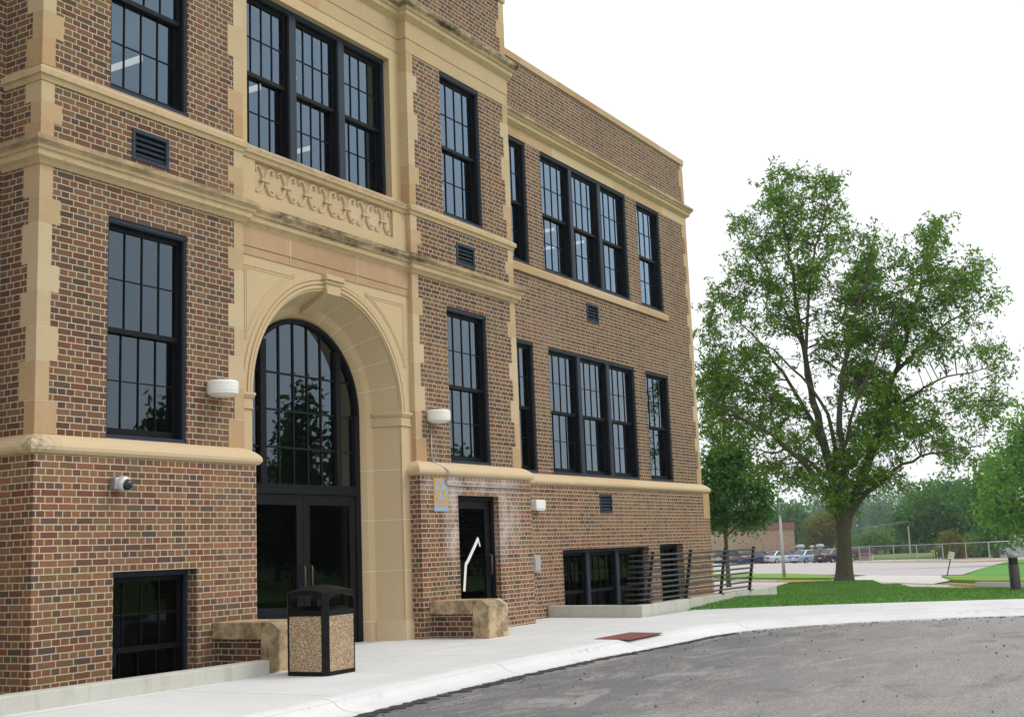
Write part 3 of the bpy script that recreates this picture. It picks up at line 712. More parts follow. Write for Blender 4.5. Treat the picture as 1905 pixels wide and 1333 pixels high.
# ------------------------------------------------------------------ ground, pavement, road
def sheet(name, pts, mat, kind='structure', dz=0, thick=0, label=None, cat=None):
    m = MB(); pts = [Vector(p)+Vector((0, 0, dz)) for p in pts]
    if thick: m.prism([p-Vector((0, 0, thick)) for p in pts], (0, 0, thick))
    else: m.poly(pts)
    o = m.build(name, mat); tag(o, label, cat, None, kind)
    return o
# base ground: strips that follow the fall of the land
m = MB(); ax = Vector((.966, .259, 0)); bx = Vector((-.259, .966, 0)); c0 = Vector((CAM.x, CAM.y, 0))
ss = [-500, -100, -20, 24, 60, 118, 520]
def zs(s): return -.16+(0 if s < 24 else -.0149*(min(s, 118)-24))
for a, b in zip(ss, ss[1:]):
    p = [c0+ax*a-bx*500, c0+ax*b-bx*500, c0+ax*b+bx*500, c0+ax*a+bx*500]
    m.quad(*[(q.x, q.y, zs(s_)) for q, s_ in zip(p, (a, b, b, a))])
tag(m.build('ground', M_field), kind='structure')

KT = [(-9,-3.62),(-4,-3.52),(-.7,-3.42),(1.4,-3.24),(3.4,-3.12),(5.5,-3.12),(7.4,-3.18),(8.6,-3.24),(9.6,-3.46),(10.6,-3.96),(11.5,-4.7),(12.2,-5.6),(12.8,-6.7),(13.25,-8.2),(13.45,-10),(13.4,-12.5)]
def smooth(pts, n=5):
    o = []
    for i in range(len(pts)-1):
        p0, p1, p2, p3 = pts[max(i-1, 0)], pts[i], pts[i+1], pts[min(i+2, len(pts)-1)]
        for j in range(n):
            t = j/n
            o.append(tuple(.5*(2*p1[k]+(p2[k]-p0[k])*t+(2*p0[k]-5*p1[k]+4*p2[k]-p3[k])*t*t+(3*p1[k]-p0[k]-3*p2[k]+p3[k])*t**3) for k in range(len(p1))))
    return o+[tuple(pts[-1])]
KS = smooth(KT)
GB = [(15.3,-12.5),(15.5,-9),(15.43,-6.85),(15.0,-5.55),(14.5,-4.2),(13.9,-2.9),(13.3,-1.95),(13.0,-1.52)]
GS = smooth(GB)
walk = KS+GS+[(11.05,-1.52),(11.2,.45),(9.75,.45),(9.7,-.05),(7.0,-.05),(6.3,.75),(3.3,.75),(2.9,-.05),(2.3,-1.15),(1.9,-1.22),(-9,-.82)]
m = MB(); m.prism([(x, y, -.12) for x, y in walk], (0, 0, .12)); tag(m.build('pavement', spotted(M_walk)), kind='structure')
# rolled kerb and gutter; flattened at the kerb ramp
def ramp_f(x): return max(0, 1-abs(x-7.0)/1.3)
KN = []
for i, p in enumerate(KS):
    a, b = Vector(KS[max(i-1, 0)]), Vector(KS[min(i+1, len(KS)-1)]); d = (b-a).normalized(); KN.append((d.y, -d.x))
prof = [(-.012, .004), (.06, .0), (.12, -.016), (.18, -.06), (.25, -.088), (.48, -.108), (.5, -.2)]
m = MB(); vs = []
for (x, y), (nx, ny) in zip(KS, KN):
    r = ramp_f(x); w_ = 1 if x < 9.5 else 1+.25*min(1, (x-9.5)/2)
    for o, z in prof: vs.append((x+nx*o*w_, y+ny*o*w_, z*(1-r)+(-.004-.2*max(0, o))*r if z > -.15 else z))
k = len(prof); m.add(vs, [(i*k+j, (i+1)*k+j, (i+1)*k+j+1, i*k+j+1) for i in range(len(KS)-1) for j in range(k-1)])
tag(m.build('kerb', scuffed(M_kerb), smooth=True), kind='structure')
# asphalt turnaround
random.seed(11)
edge = []
for i, ((x, y), (nx, ny)) in enumerate(zip(KS, KN)):
    w_ = 1 if x < 9.5 else 1+.25*min(1, (x-9.5)/2)
    edge.append((x+nx*.44*w_, y+ny*.44*w_))
m = MB(); m.poly([(x, y, -.114) for x, y in edge]+[(13, -40, -.114), (-40, -40, -.114), (-40, -3.8, -.114)])
tag(m.build('asphalt', M_asph), kind='structure')
m = MB()     # ragged fresh tar along the gutter
for i in range(len(edge)-1):
    for j in range(8):
        t0, t1 = j/8, (j+1)/8
        (x0, y0), (x1, y1) = edge[i], edge[i+1]; n0 = KN[i]
        A = (x0+(x1-x0)*t0, y0+(y1-y0)*t0); B = (x0+(x1-x0)*t1, y0+(y1-y0)*t1)
        if j == 0 and i == 0: oa = .02; ob_ = .1
        else: oa, ob_ = pa, pb
        pa2, pb2 = random.uniform(-.03, .035), max(.03, .10+random.uniform(-.06, .1)) if A[0] < 9 else random.uniform(.02, .07)
        m.quad((A[0]+n0[0]*oa, A[1]+n0[1]*oa, -.103), (B[0]+n0[0]*pa2, B[1]+n0[1]*pa2, -.103), (B[0]+n0[0]*pb2, B[1]+n0[1]*pb2, -.108), (A[0]+n0[0]*ob_, A[1]+n0[1]*ob_, -.108))
        pa, pb = pa2, pb2
        if i == 0 and j == 0: pa, pb = pa2, pb2
tag(m.build('tar_seam', M_tar), kind='structure')
m = MB()     # loose stones
for _ in range(620):
    t = random.random()**.7
    if random.random() < .6:
        i = random.randrange(len(edge)-1); d = abs(random.gauss(0, .55))+.04; x, y = edge[i]; nx, ny = KN[i]; x += nx*d+random.uniform(-.2, .2); y += ny*d
    else: x, y = random.uniform(-1, 14), random.uniform(-9, -4)
    if y > -3.75 and x < 9: continue
    r = random.choice([.005, .006, .007, .008, .010, .013, .018])*random.uniform(.7, 1.1)
    z = -.114+r*.4; a = random.random()*6
    vs = [(x+r*math.cos(a+k*1.257)*random.uniform(.7, 1.2), y+r*math.sin(a+k*1.257)*random.uniform(.7, 1.2), z+random.uniform(-.3, .2)*r) for k in range(5)]+[(x, y, z+r*.8), (x, y, z-r*.6)]
    m.add(vs, [(k, (k+1) % 5, 5) for k in range(5)]+[((k+1) % 5, k, 6) for k in range(5)])
tag(m.build('loose_gravel', simple('tar_crumbs', (92, 90, 91), .9, var=.3, scale=5)), 'loose crumbs of tar and small stones scattered over the asphalt', 'gravel', None, 'stuff')

# near lawn
def poly_px(pts, dz): return [G(x, y, dz) for x, y in pts]
back = [G(*q) for q in ((1480,1087),(1530,1084),(1600,1083.5),(1650,1090),(1702,1094.5),(1760,1096),(1830,1096.3),(1905,1096.5),(2010,1097))]
front = [Vector((x, y, 0)) for x, y in GS]
lawn = [Vector((p.x, p.y, p.z)) for p in front]+[Vector((13, -1.25, 0)), Vector((18.2, -1.2, 0)), Vector((18.3, -.8, 0))]+back
m = MB()
outl = [(p.x, p.y) for p in lawn]
def inside(x, y, poly):
    c = False; j = len(poly)-1
    for i in range(len(poly)):
        xi, yi = poly[i]; xj, yj = poly[j]
        if (yi > y) != (yj > y) and x < (xj-xi)*(y-yi)/(yj-yi+1e-12)+xi: c = not c
        j = i
    return c
def mound(x, y):
    e = min(math.hypot(x-p.x, y-p.y) for p in lawn)
    return .012+.10*min(1, e/2.2)
bmz = bmesh.new(); vv = [bmz.verts.new((p.x, p.y, zt(p.x, p.y)+.006)) for p in lawn]; bmz.faces.new(vv); bmesh.ops.triangulate(bmz, faces=bmz.faces[:])
for _ in range(4): bmesh.ops.subdivide_edges(bmz, edges=[e for e in bmz.edges if e.calc_length() > .8], cuts=1, use_grid_fill=False); bmesh.ops.triangulate(bmz, faces=bmz.faces[:])
for v in bmz.verts: v.co.z = zt(v.co.x, v.co.y)+mound(v.co.x, v.co.y)-.006
me = bpy.data.meshes.new('lawn'); bmz.to_mesh(me); bmz.free(); me.materials.append(M_grass)
for p in me.polygons: p.use_smooth = True
lo = bpy.data.objects.new('lawn', me); COL.objects.link(lo); tag(lo, kind='structure')
random.seed(5); rnp = np.random.default_rng(5)
xs0, xs1 = min(p[0] for p in outl), max(p[0] for p in outl); ys0, ys1 = min(p[1] for p in outl), max(p[1] for p in outl)
gv, gf = [], []
cnt = 0
while cnt < 60000:
    x, y = random.uniform(xs0, xs1), random.uniform(ys0, ys1)
    if math.hypot(x-CAM.x, y-CAM.y) > 45 or not inside(x, y, outl): continue
    z = zt(x, y)+mound(x, y)-.012; h = random.uniform(.025, .05); a = random.random()*3.14; w_ = .012; lx, ly = random.gauss(0, .015), random.gauss(0, .015)
    o = len(gv); gv += [(x-w_*math.cos(a), y-w_*math.sin(a), z), (x+w_*math.cos(a), y+w_*math.sin(a), z), (x+lx, y+ly, z+h)]; gf.append((o, o+1, o+2)); cnt += 1
L_grass = leaf_mat('grass_blades', [(84,134,64),(100,148,72),(122,164,88),(136,150,84)], .25)
m = MB(); m.v, m.f = gv, gf; tag(m.build('grass_blades', L_grass), 'short mown grass of the lawn around the big tree', 'grass', None, 'stuff')

# street, apron, parking lot, far lawns
sheet('street', poly_px([(1100,1120),(1100,1071),(1330,1077.5),(1460,1078.5),(1545,1079),(1640,1083),(1735,1086),(1830,1088.5),(1905,1089),(2300,1090),(2300,1140),(1905,1140),(1500,1140)], -.134), M_street)
sheet('parking_lot', poly_px([(1150,1052),(1330,1067),(1560,1068),(1612,1069.3),(1750,1069),(1790,1068.5),(1835,1054),(1872,1045),(1905,1040.5),(1905,1039),(1600,1044),(1400,1045),(1150,1044)], -.126), M_lot)
sheet('driveway_apron', poly_px([(1545,1078.8),(1612,1069.3),(1752,1069.3),(1773,1078),(1735,1085.6),(1640,1082.8)], -.12), M_apron)
def far_patch(name, pts, mat): return sheet(name, poly_px(pts, -.06), mat, thick=.09)
far_patch('verge', [(1100,1069),(1100,1060),(1330,1066),(1480,1066.2),(1545,1068.5),(1560,1070.5),(1545,1073.5),(1460,1074),(1330,1072.5)], M_grass2)
far_patch('verge', [(1752,1070),(1795,1069.3),(1905,1070.5),(2200,1072),(2200,1082.5),(1905,1080),(1830,1079.3),(1776,1077.3)], M_grass2)
far_patch('far_bank', [(1795,1069),(1838,1053),(1875,1043.5),(1905,1038.5),(2200,1034),(2200,1071.6),(1905,1070)], M_grass)
sheet('gravel_bank', poly_px([(1565,1041.8),(1600,1041.5),(1700,1039.5),(1800,1037),(1905,1034.5),(2100,1031),(2100,1038),(1905,1039.5),(1800,1043.5),(1600,1044.5),(1565,1044.8)], .02), M_gravel, thick=.2)
def kerb_px(pts, mat, label, cat, h=.13, w_=.2):
    m = MB(); P = [G(x, y, 0) for x, y in pts]
    m.sweep([(p.x, p.y) for p in P], [(0, 0), (w_, 0), (w_, h), (0, h)], 0)
    zz = [p.z for p in P]
    # follow the fall of the land
    m.v = [(x, y, z-.13+zt(x, y)) for x, y, z in m.v]
    return tag(m.build('kerb', mat), None, None, None, 'structure')
M_kerb2 = concrete_mat('far_kerb', (206, 202, 194), (192, 188, 180), None, .2)
kerb_px([(1100,1069.5),(1330,1074),(1400,1075.2),(1453,1075.6)], M_kerb2, '', '', .08)
kerb_px([(1453,1075.6),(1540,1075.8)], M_yellow, '', '', .07, .15)
kerb_px([(1775,1080),(1826,1081.3)], M_yellow, '', '', .07, .15)
kerb_px([(1826,1081.3),(1905,1082.2),(2100,1084)], M_cast, '', '')

# ------------------------------------------------------------------ things at the foot of the building
m = MB(); m.prism([(-7, -.80, -.3), (1.98, -1.13, -.3), (1.98, -1.315, -.3), (1.74, -1.315, -.3), (-7, -.96, -.3)][::-1], (0, 0, .455))
tag(m.build('low_wall', M_cast, bevel=.012), 'low streaked concrete wall along the window pit, ending behind the trash bin', 'low wall')
well = thing('low_wall', 'low pale concrete wall under the black pipe railing, ending in the lawn', 'low wall', (11.0, -1.45, 0))
m = MB(); m.prism([(10.98, -1.45, -.3), (18.2, -1.33, -.3), (18.2, -1.13, -.3), (11.2, -1.24, -.3), (11.36, .47, -.3), (11.16, .47, -.3)], (0, 0, .50)); m.build('wall', M_cast, well, bevel=.012)
m = MB(); m.quad((11.3, -1.2, -.25), (19.1, -1.1, -.25), (19.1, .47, -.25), (11.3, .47, -.25)); m.build('pit_floor', M_cast, well)

def cheek(x0, label):
    x1 = x0+.50
    t = thing('entrance_cheek', label, 'stone block', (x0+.25, -.6, 0), 'cheek blocks flanking the entrance')
    m = MB(); m.box(x0+.03, -.84, -.1, x1-.03, YB, .335); m.build('brick_base', M_brick_old, t)
    m = MB(); m.box(x0-.012, -.84, .335, x1+.012, YB+.0, .525); m.build('cap', M_stone_old, t, bevel=.012)
    m = MB(); m.prism([(x0-.012, -.845, -.1), (x0-.012, -.845, .527), (x0-.012, -1.0, .527), (x0-.012, -1.12, .445), (x0-.012, -1.12, -.1)], (.524, 0, 0)); m.build('end_block', M_stone_old, t, bevel=.012)
cheek(6.68, 'weathered stone and brick cheek block below the side door with the white tape')
cheek(2.36, 'blackened stone and brick cheek block half hidden by the trash bin')

M_rail = simple('rail_paint', (56, 58, 64), .32, .3, .5, .06)
# pipe railing, leaning out
RY0, RY1 = -1.36, -1.50; RX0, RX1 = 11.22, 16.5
rail = thing('pipe_railing', 'black steel pipe railing with nine bars leaning out over the concrete wall', 'railing', (11.2, -1.4, .2))
def lean(z): return RY0+(RY1-RY0)*(z-.2)/.8
for k in range(9):
    z = .275+k*.0935; y = lean(z); m = MB()
    m.tube([(RX0-.02, y+.34, z), (RX0-.02, y+.07, z), (RX0, y+.02, z), (RX0+.05, y, z), (RX0+.3, y, z), (RX1, y, z)], .018, 10); m.build('rail_bar', M_rail, rail, smooth=True)
for x in (11.45, 13.12, 14.85, 16.46):
    m = MB(); w_ = .03
    m.obox((x, (lean(.18)+lean(1.08))/2+.022, .63), (.008, 0, 0), (0, .03, 0), (0, (RY1-RY0)*.45/.8, .45)); m.box(x-.05, lean(.2)-.05, .195, x+.05, lean(.2)+.07, .21)
    m.build('post', M_black, rail)

# trash bin
bc = Vector((1.975, -2.085, 0)); ba = R_(2); bs = .545
ex, ey = Vector((math.cos(ba), math.sin(ba), 0)), Vector((-math.sin(ba), math.cos(ba), 0)); bc = bc+(ex+ey)*bs/2
bn = thing('trash_bin', 'square black trash bin with pebbled stone panels and a domed top', 'trash bin', tuple(bc))
def B3(x, y, z): return bc+ex*x+ey*y+Vector((0, 0, z))
h = bs/2; ch = .05
octo = lambda s_, c_: [(-s_+c_, -s_), (s_-c_, -s_), (s_, -s_+c_), (s_, s_-c_), (s_-c_, s_), (-s_+c_, s_), (-s_, s_-c_), (-s_, -s_+c_)]
m = MB(); m.prism([B3(x, y, 0) for x, y in octo(h, ch)], (0, 0, .035))
for sx in (-1, 1):
    for sy in (-1, 1):
        pts = [(sx*h, sy*(h-ch)), (sx*(h-ch), sy*h), (sx*(h-ch-.012), sy*h), (sx*(h-ch-.012), sy*(h-.06)), (sx*(h-.06), sy*(h-ch-.012)), (sx*h, sy*(h-ch-.012))]
        m.prism([B3(x, y, .03) for x, y in pts], (0, 0, .81))
for z0, z1 in ((.035, .045), (.605, .66)):
    m.prism([B3(x, y, z0) for x, y in octo(h-.002, ch)], (0, 0, z1-z0))
m.build('frame', M_plastic, bn, bevel=.006)
a = N('pebble_panel'); v = a.n('TexVoronoi'); v.inputs['Scale'].default_value = 125; a.l(a.map((1, 1, .8)), v.inputs['Vector'])
c = a.ramp(a.xyz(v.outputs['Color'])[0], [(0, lin((204,180,148))), (.25, lin((170,140,108))), (.45, lin((228,212,186))), (.62, lin((150,124,98))), (.8, lin((192,162,128))), (1, lin((234,224,206)))], 'CONSTANT')
c = a.mix(a.rng(v.outputs['Distance'], .35, .8, 0, .75), c, lin((84, 66, 50))); a.col(c); a.set(.8, 0, .3); a.bump(a.math('MULTIPLY', v.outputs['Distance'], -1), .8, .006); M_peb = a.m
for sx, sy in ((0, -1), (-1, 0), (1, 0), (0, 1)):
    m = MB(); w_ = h-ch-.012
    if sx == 0: m.obox(B3(0, sy*(h-.017), .325), ex*w_, ey*.012, (0, 0, .282))
    else: m.obox(B3(sx*(h-.017), 0, .325), ex*.012, ey*w_, (0, 0, .282))
    m.build('stone_panel', M_peb, bn)
m = MB(); m.prism([B3(x, y, .655) for x, y in octo(h-.05, .05)], (0, 0, .012))
for k in range(4):                               # sloped inner shelf
    d, e = [(ex, ey), (ey, -ex), (-ex, -ey), (-ey, ex)][k]
    p = lambda u, w2, z: bc+d*u+e*w2+Vector((0, 0, z))
    m.add([p(h-.006, -h+.05, .66), p(h-.006, h-.05, .66), p(h-.1, h-.12, .70), p(h-.1, -h+.12, .70)], [(0, 1, 2, 3)])
m.build('chute', M_plastic, bn)
m = MB()                                         # arched sides and domed lid
NB = 12
for k in range(4):
    d, e = [(ex, ey), (ey, -ex), (-ex, -ey), (-ey, ex)][k]
    p = lambda u, w2, z: bc+d*u+e*w2+Vector((0, 0, z))
    wi = h-ch
    for i in range(NB):
        u0, u1 = -wi+2*wi*i/NB, -wi+2*wi*(i+1)/NB
        ar = lambda u: .768+.052*(1-(abs(u)/(wi*.99))**2.6) if abs(u) < wi*.97 else .755
        tp = lambda u: .835+.035*(1-(u/h)**2)
        m.quad(p(h, u0, ar(u0)), p(h, u1, ar(u1)), p(h, u1, tp(u1)), p(h, u0, tp(u0)))
        m.quad(p(h, u0, ar(u0)), p(h-.03, u0, ar(u0)), p(h-.03, u1, ar(u1)), p(h, u1, ar(u1)))
        m.quad(p(h-.03, u0, ar(u0)), p(h-.03, u1, ar(u1)), p(h-.03, u1, tp(u1)), p(h-.03, u0, tp(u0)))
ND = 14; vs = []
for j in range(ND+1):
    for i in range(ND+1):
        u, w2 = -1+2*i/ND, -1+2*j/ND; x, y = u*h, w2*h
        lim = 2*h-ch
        if abs(x)+abs(y) > lim: k_ = lim/(abs(x)+abs(y)); x *= k_; y *= k_
        vs.append(B3(x, y, .835+.035*(1-u*u)+.035*(1-w2*w2)+.018*(1-u*u)*(1-w2*w2)))
m.add(vs, [(j*(ND+1)+i, j*(ND+1)+i+1, (j+1)*(ND+1)+i+1, (j+1)*(ND+1)+i) for j in range(ND) for i in range(ND)])
m.build('domed_lid', M_plastic, bn, smooth=False)

# wall lamps, conduit, camera, sign, boxes, warning mat
a = N('lens'); a.col((.8, .82, .78)); a.set(.15); M_lens = a.m
def wall_lamp(x, z, label, r=.185):
    t = thing('wall_lamp', label, 'wall lamp', (x, 0, z), 'round white wall lamps beside the entrance')
    m = MB(); y = -.125; m.lathe([(0, .085), (r-.02, .085), (r-.004, .075), (r, .06), (r, -.04), (r-.004, -.045), (r-.004, -.07), (r-.012, -.078), (r-.02, -.078)], (x, y, z), 32); m.build('housing', M_white, t, bevel=.004)
    m = MB(); m.lathe([(r-.02, -.076), (r-.05, -.10), (.06, -.112), (0, -.113)], (x, y, z), 32); m.build('lens', M_lens, t, smooth=True)
    m = MB(); m.box(x-.09, -.02, z-.07, x+.09, -.001, z+.06); m.build('back_plate', M_white, t)
wall_lamp(2.52, 3.225, 'round white wall lamp between the tall window and the left side of the arch')
wall_lamp(7.03, 3.225, 'round white wall lamp with a conduit running down the wall below it', .18)
m = MB(); yy = -.012
m.tube([(6.97, -.03, 3.11), (6.97, -.02, 2.62), (6.985, -.02, 2.575), (7.03, -.05, 2.53), (7.12, -.15, 2.46), (7.175, -.185, 2.40), (7.18, -.175, 2.32), (7.16, -.14, 2.26), (7.17, -.135, 2.215), (7.22, -.133, 2.20), (7.4, -.133, 2.198), (8.5, -.133, 2.195), (9.79, -.133, 2.192), (9.80, -.10, 2.192)], .0115, 8)
tag(m.build('conduit', M_steel, smooth=True), 'bent metal conduit running from the wall lamp over the side door', 'conduit')

t = thing('security_camera', 'small silver dome security camera on the brick left of the entrance', 'camera', (.96, YB, 2.06))
m = MB(); m.box(.85, YB-.10, 1.99, .95, YB, 2.12); m.build('bracket', M_steel, t, bevel=.012)
def rot_lathe(m, prof, c, axis, n=24):
    q = Vector((0, 0, 1)).rotation_difference(Vector(axis).normalized()); tmp = MB(); tmp.lathe(prof, (0, 0, 0), n)
    m.add([q @ Vector(v)+Vector(c) for v in tmp.v], tmp.f)
axc = (.18, -1, -.25)
m = MB(); rot_lathe(m, [(.06, -.06), (.082, -.03), (.086, .02), (.08, .05), (.06, .055)], (.955, YB-.09, 2.055), axc); m.build('housing', simple('silver_housing', (206, 208, 212), .3, .3), t, smooth=True)
m = MB(); rot_lathe(m, [(.062, .045), (.058, .075), (.042, .10), (.02, .113), (0, .117)], (.955, YB-.09, 2.055), axc); m.build('dome', simple('smoked_dome', (34, 38, 48), .08), t, smooth=True)

M_sgy = simple('sign_grey', (150, 166, 184), .5, var=.05); M_sor = simple('sign_orange', (200, 152, 60), .55, var=.08); M_sfade = simple('sign_faded', (178, 156, 140), .6, var=.08)
sx0, sx1 = 6.85, 7.22; ys = YB-.008
t = thing('shelter_sign', 'faded orange and grey shelter sign with three triangles in a circle', 'sign', ((sx0+sx1)/2, YB, 1.8))
m = MB(); m.box(sx0, ys, 1.81, sx1, YB, 2.30); m.build('plate', M_sgy, t)
m = MB(); m.box(sx0+.002, ys-.002, 1.955, sx1-.002, ys, 2.298); m.build('orange_field', M_sor, t)
scx, scz, sr = (sx0+sx1)/2, 2.125, .163
def ngon(r, y, n=40): return [(scx+r*math.cos(2*math.pi*i/n), y, scz+r*math.sin(2*math.pi*i/n)) for i in range(n)]
m = MB(); m.prism(ngon(sr, ys-.003), (0, -.001, 0)); m.build('disc', M_sgy, t)
for k in (90, 210, 330):
    m = MB(); p = lambda r, a_: (scx+r*math.cos(R_(a_)), ys-.005, scz+r*math.sin(R_(a_)))
    m.prism([p(.012, k), p(.135, k-30), p(.135, k+30)], (0, -.001, 0)); m.build('triangle', M_sor, t)
m = MB(); m.box(sx0+.002, ys-.002, 1.885, sx1-.002, ys, 1.95); m.build('text_band', M_sfade, t)
def text(body, size, loc, xdir, up, mat, parent, name='lettering', ext=.001):
    cu = bpy.data.curves.new(name, 'FONT'); cu.body = body; cu.size = size; cu.align_x = 'CENTER'; cu.align_y = 'CENTER'; cu.extrude = ext
    tmp = bpy.data.objects.new('tmp', cu); COL.objects.link(tmp); bpy.context.view_layer.update()
    me = bpy.data.meshes.new_from_object(tmp.evaluated_get(bpy.context.evaluated_depsgraph_get())); bpy.data.objects.remove(tmp)
    me.materials.clear(); me.materials.append(mat); o = bpy.data.objects.new(name, me); COL.objects.link(o)
    X = Vector(xdir).normalized(); Z = Vector(up).normalized(); Nn = X.cross(Z)
    mt = Matrix.Identity(4)
    for i in range(3): mt[i][0] = X[i]; mt[i][1] = Z[i]; mt[i][2] = Nn[i]
    me.transform(mt.to_3x3().to_4x4()); me.transform(Matrix.Translation(Vector(loc)-world_loc(parent))); o.parent = parent; return o
M_tfade = simple('faded_letters', (214, 170, 100), .6)
text('FALLOUT', .05, (scx, ys-.003, 1.934), (1, 0, 0), (0, 0, 1), M_tfade, t); text('SHELTER', .05, (scx, ys-.003, 1.902), (1, 0, 0), (0, 0, 1), M_tfade, t)

yw = YW+YB
t = thing('wall_pack_light', 'small square white light on the wing wall beside the conduit end', 'wall light', (10.87, yw, 1.97))
m = MB(); m.box(10.70, yw-.13, 1.885, 11.04, yw, 2.06); m.build('housing', M_white, t, bevel=.02); m = MB(); m.box(10.73, yw-.12, 1.87, 11.01, yw-.01, 1.886); m.build('lens', M_lens, t)
t = thing('electrical_box', 'grey electrical box on the wing wall at waist height', 'electrical box', (10.76, yw, .95))
M_gbox = simple('grey_box', (176, 178, 176), .5, .1)
m = MB(); m.box(10.64, yw-.075, .80, 10.86, yw, 1.10); m.build('box', M_gbox, t, bevel=.006); m = MB(); m.box(10.66, yw-.085, .82, 10.84, yw-.075, 1.05); m.build('cover', M_gbox, t, bevel=.004)
a = N('warning_mat'); v = a.xyz(); c = a.mix(a.noise(9, 4), lin((146, 92, 86)), lin((126, 76, 72))); a.col(c); a.set(.8); M_mat = a.m
mt_ = [Vector(p) for p in ((6.62,-2.78,.004),(6.55,-3.32,.004),(7.62,-3.32,.004),(7.72,-2.78,.004))]
t = thing('warning_mat', 'dark red bumpy warning mat set in the pavement at the kerb ramp', 'warning mat', (7.1, -3.05, 0))
m = MB(); m.prism([p-Vector((0, 0, .003)) for p in mt_], (0, 0, .006)); m.build('mat', M_mat, t)
m = MB()
for i in range(20):
    for j in range(10):
        p = mt_[1].lerp(mt_[2], (i+.5)/20).lerp(mt_[0].lerp(mt_[3], (i+.5)/20), (j+.5)/10)
        m.lathe([(.016, .003), (.012, .008), (0, .009)], p, 6)
tag(m.build('studs', M_mat, t), kind='stuff')

# ------------------------------------------------------------------ bollard, lamp pole, entry sign
p = G(1891, 1106); p.z = .06
t = thing('bollard_light', 'dark round bollard light standing on the lawn near the kerb', 'bollard', tuple(p)); z0 = p.z-.1
m = MB(); m.lathe([(.098, 0), (.098, .58), (.09, .59)], (p.x, p.y, z0), 28); m.build('post', simple('bollard_paint', (58, 52, 52), .5), t, smooth=True)
m = MB(); m.lathe([(.086, .585), (.086, .73)], (p.x, p.y, z0), 28); m.build('lens', simple('bollard_lens', (28, 30, 34), .12), t, smooth=True)
m = MB(); m.lathe([(.1, .725), (.1, .76), (.085, .785), (.05, .805), (0, .812)], (p.x, p.y, z0), 28); m.build('cap', simple('bollard_cap', (128, 126, 128), .4), t, smooth=True)

p = G(1459, 1072.5, -.02)
t = thing('lamp_post', 'tapered grey concrete lamp post with a thin pole above it on the grass verge', 'lamp post', tuple(p))
m = MB(); tp = PV(1453, 962, p); m.tube([p, p.lerp(Vector((p.x, p.y, tp.z)), .5), (p.x, p.y, tp.z)], [.085, .07, .055], 12); m.build('post', simple('post_concrete', (178, 176, 174), .9), t, smooth=True)
m = MB(); t2 = PV(1450, 880, p); t3 = PV(1448, 800, p); m.tube([(p.x, p.y, tp.z-.05), (p.x, p.y, t3.z)], [.026, .02], 8); m.lathe([(.06, 0), (.06, .12)], (p.x, p.y, tp.z-.02), 12); m.build('pole', M_steel, t, smooth=True)
m = MB(); m.tube([(p.x, p.y, t3.z-.05), (p.x-.2, p.y-.4, t3.z+.1), (p.x-.5, p.y-1.0, t3.z+.15)], .03, 6); m.box(p.x-.75, p.y-1.25, t3.z+.1, p.x-.45, p.y-.9, t3.z+.2); m.build('lamp_arm', M_steel, t)

p = G(1762, 1070, -.02); a1 = PV(1768.5, 1038, p); q0, q1, q2 = PV(1763.5, 1036, p), PV(1776, 1037.5, p), PV(1777.6, 1024, p)
t = thing('entry_sign', 'small leaning white sign with black letters on a dark post', 'sign', tuple(p))
up = (a1-p).normalized(); rt = (PV(1900, 1038, p)-a1).normalized(); rt = (rt-up*rt.dot(up)).normalized(); nr = rt.cross(up)
m = MB(); m.obox(p.lerp(a1, .5)+up*.06, rt*.02, nr*.02, up*((a1-p).length/2+.06)); m.build('post', M_black, t)
cc = a1+up*.115; m = MB(); m.obox(cc-nr*-.025, rt*.115, nr*.006, up*.13); pn = m.build('panel', M_white, t)
M_blk = simple('black_letters', (26, 26, 28), .6)
face = cc+nr*.033 if (CAM-cc).dot(nr) > 0 else cc-nr*.033
if (CAM-cc).dot(nr) < 0:
    bpy.data.objects.remove(pn); m = MB(); m.obox(cc-nr*.025, rt*.115, nr*.006, up*.13); pn = m.build('panel', M_white, t)
nf = nr if (CAM-cc).dot(nr) > 0 else -nr
def sign_text(s_, sz, off): 
    return text(s_, sz, face+up*off, rt, up, M_blk, t, ext=.001)
sign_text('ENTER', .085, .055); sign_text('ONLY', .085, -.045)

# ------------------------------------------------------------------ trees
rng = np.random.default_rng(7)
def leaf_mesh(cent, size, rg, per=1, spread=.0, droop=.3, aspect=.42):
    """many small pointed leaves around the given centres"""
    n = len(cent)*per
    c = np.repeat(np.asarray(cent), per, axis=0)+rg.normal(0, 1, (n, 3))*spread
    d = rg.normal(0, 1, (n, 3)); d[:, 2] -= droop; d /= np.linalg.norm(d, axis=1)[:, None]
    q = rg.normal(0, 1, (n, 3)); q -= d*np.sum(q*d, 1)[:, None]; q /= np.linalg.norm(q, axis=1)[:, None]
    L = size*rg.uniform(.65, 1.3, (n, 1)); w = L*aspect*.5
    v = np.stack([c, c+d*L*.45+q*w, c+d*L, c+d*L*.45-q*w], 1).reshape(-1, 3)
    return v, n
def leaf_object(name, v, n, mat, parent):
    me = bpy.data.meshes.new(name); off = np.array(world_loc(parent)); v = v-off
    me.vertices.add(len(v)); me.vertices.foreach_set('co', v.astype(np.float32).ravel())
    me.loops.add(4*n); me.loops.foreach_set('vertex_index', np.arange(4*n, dtype=np.int32))
    me.polygons.add(n); me.polygons.foreach_set('loop_start', np.arange(0, 4*n, 4, dtype=np.int32)); me.polygons.foreach_set('loop_total', np.full(n, 4, dtype=np.int32))
    me.materials.append(mat); me.update(calc_edges=True); o = bpy.data.objects.new(name, me); COL.objects.link(o); o.parent = parent; return o

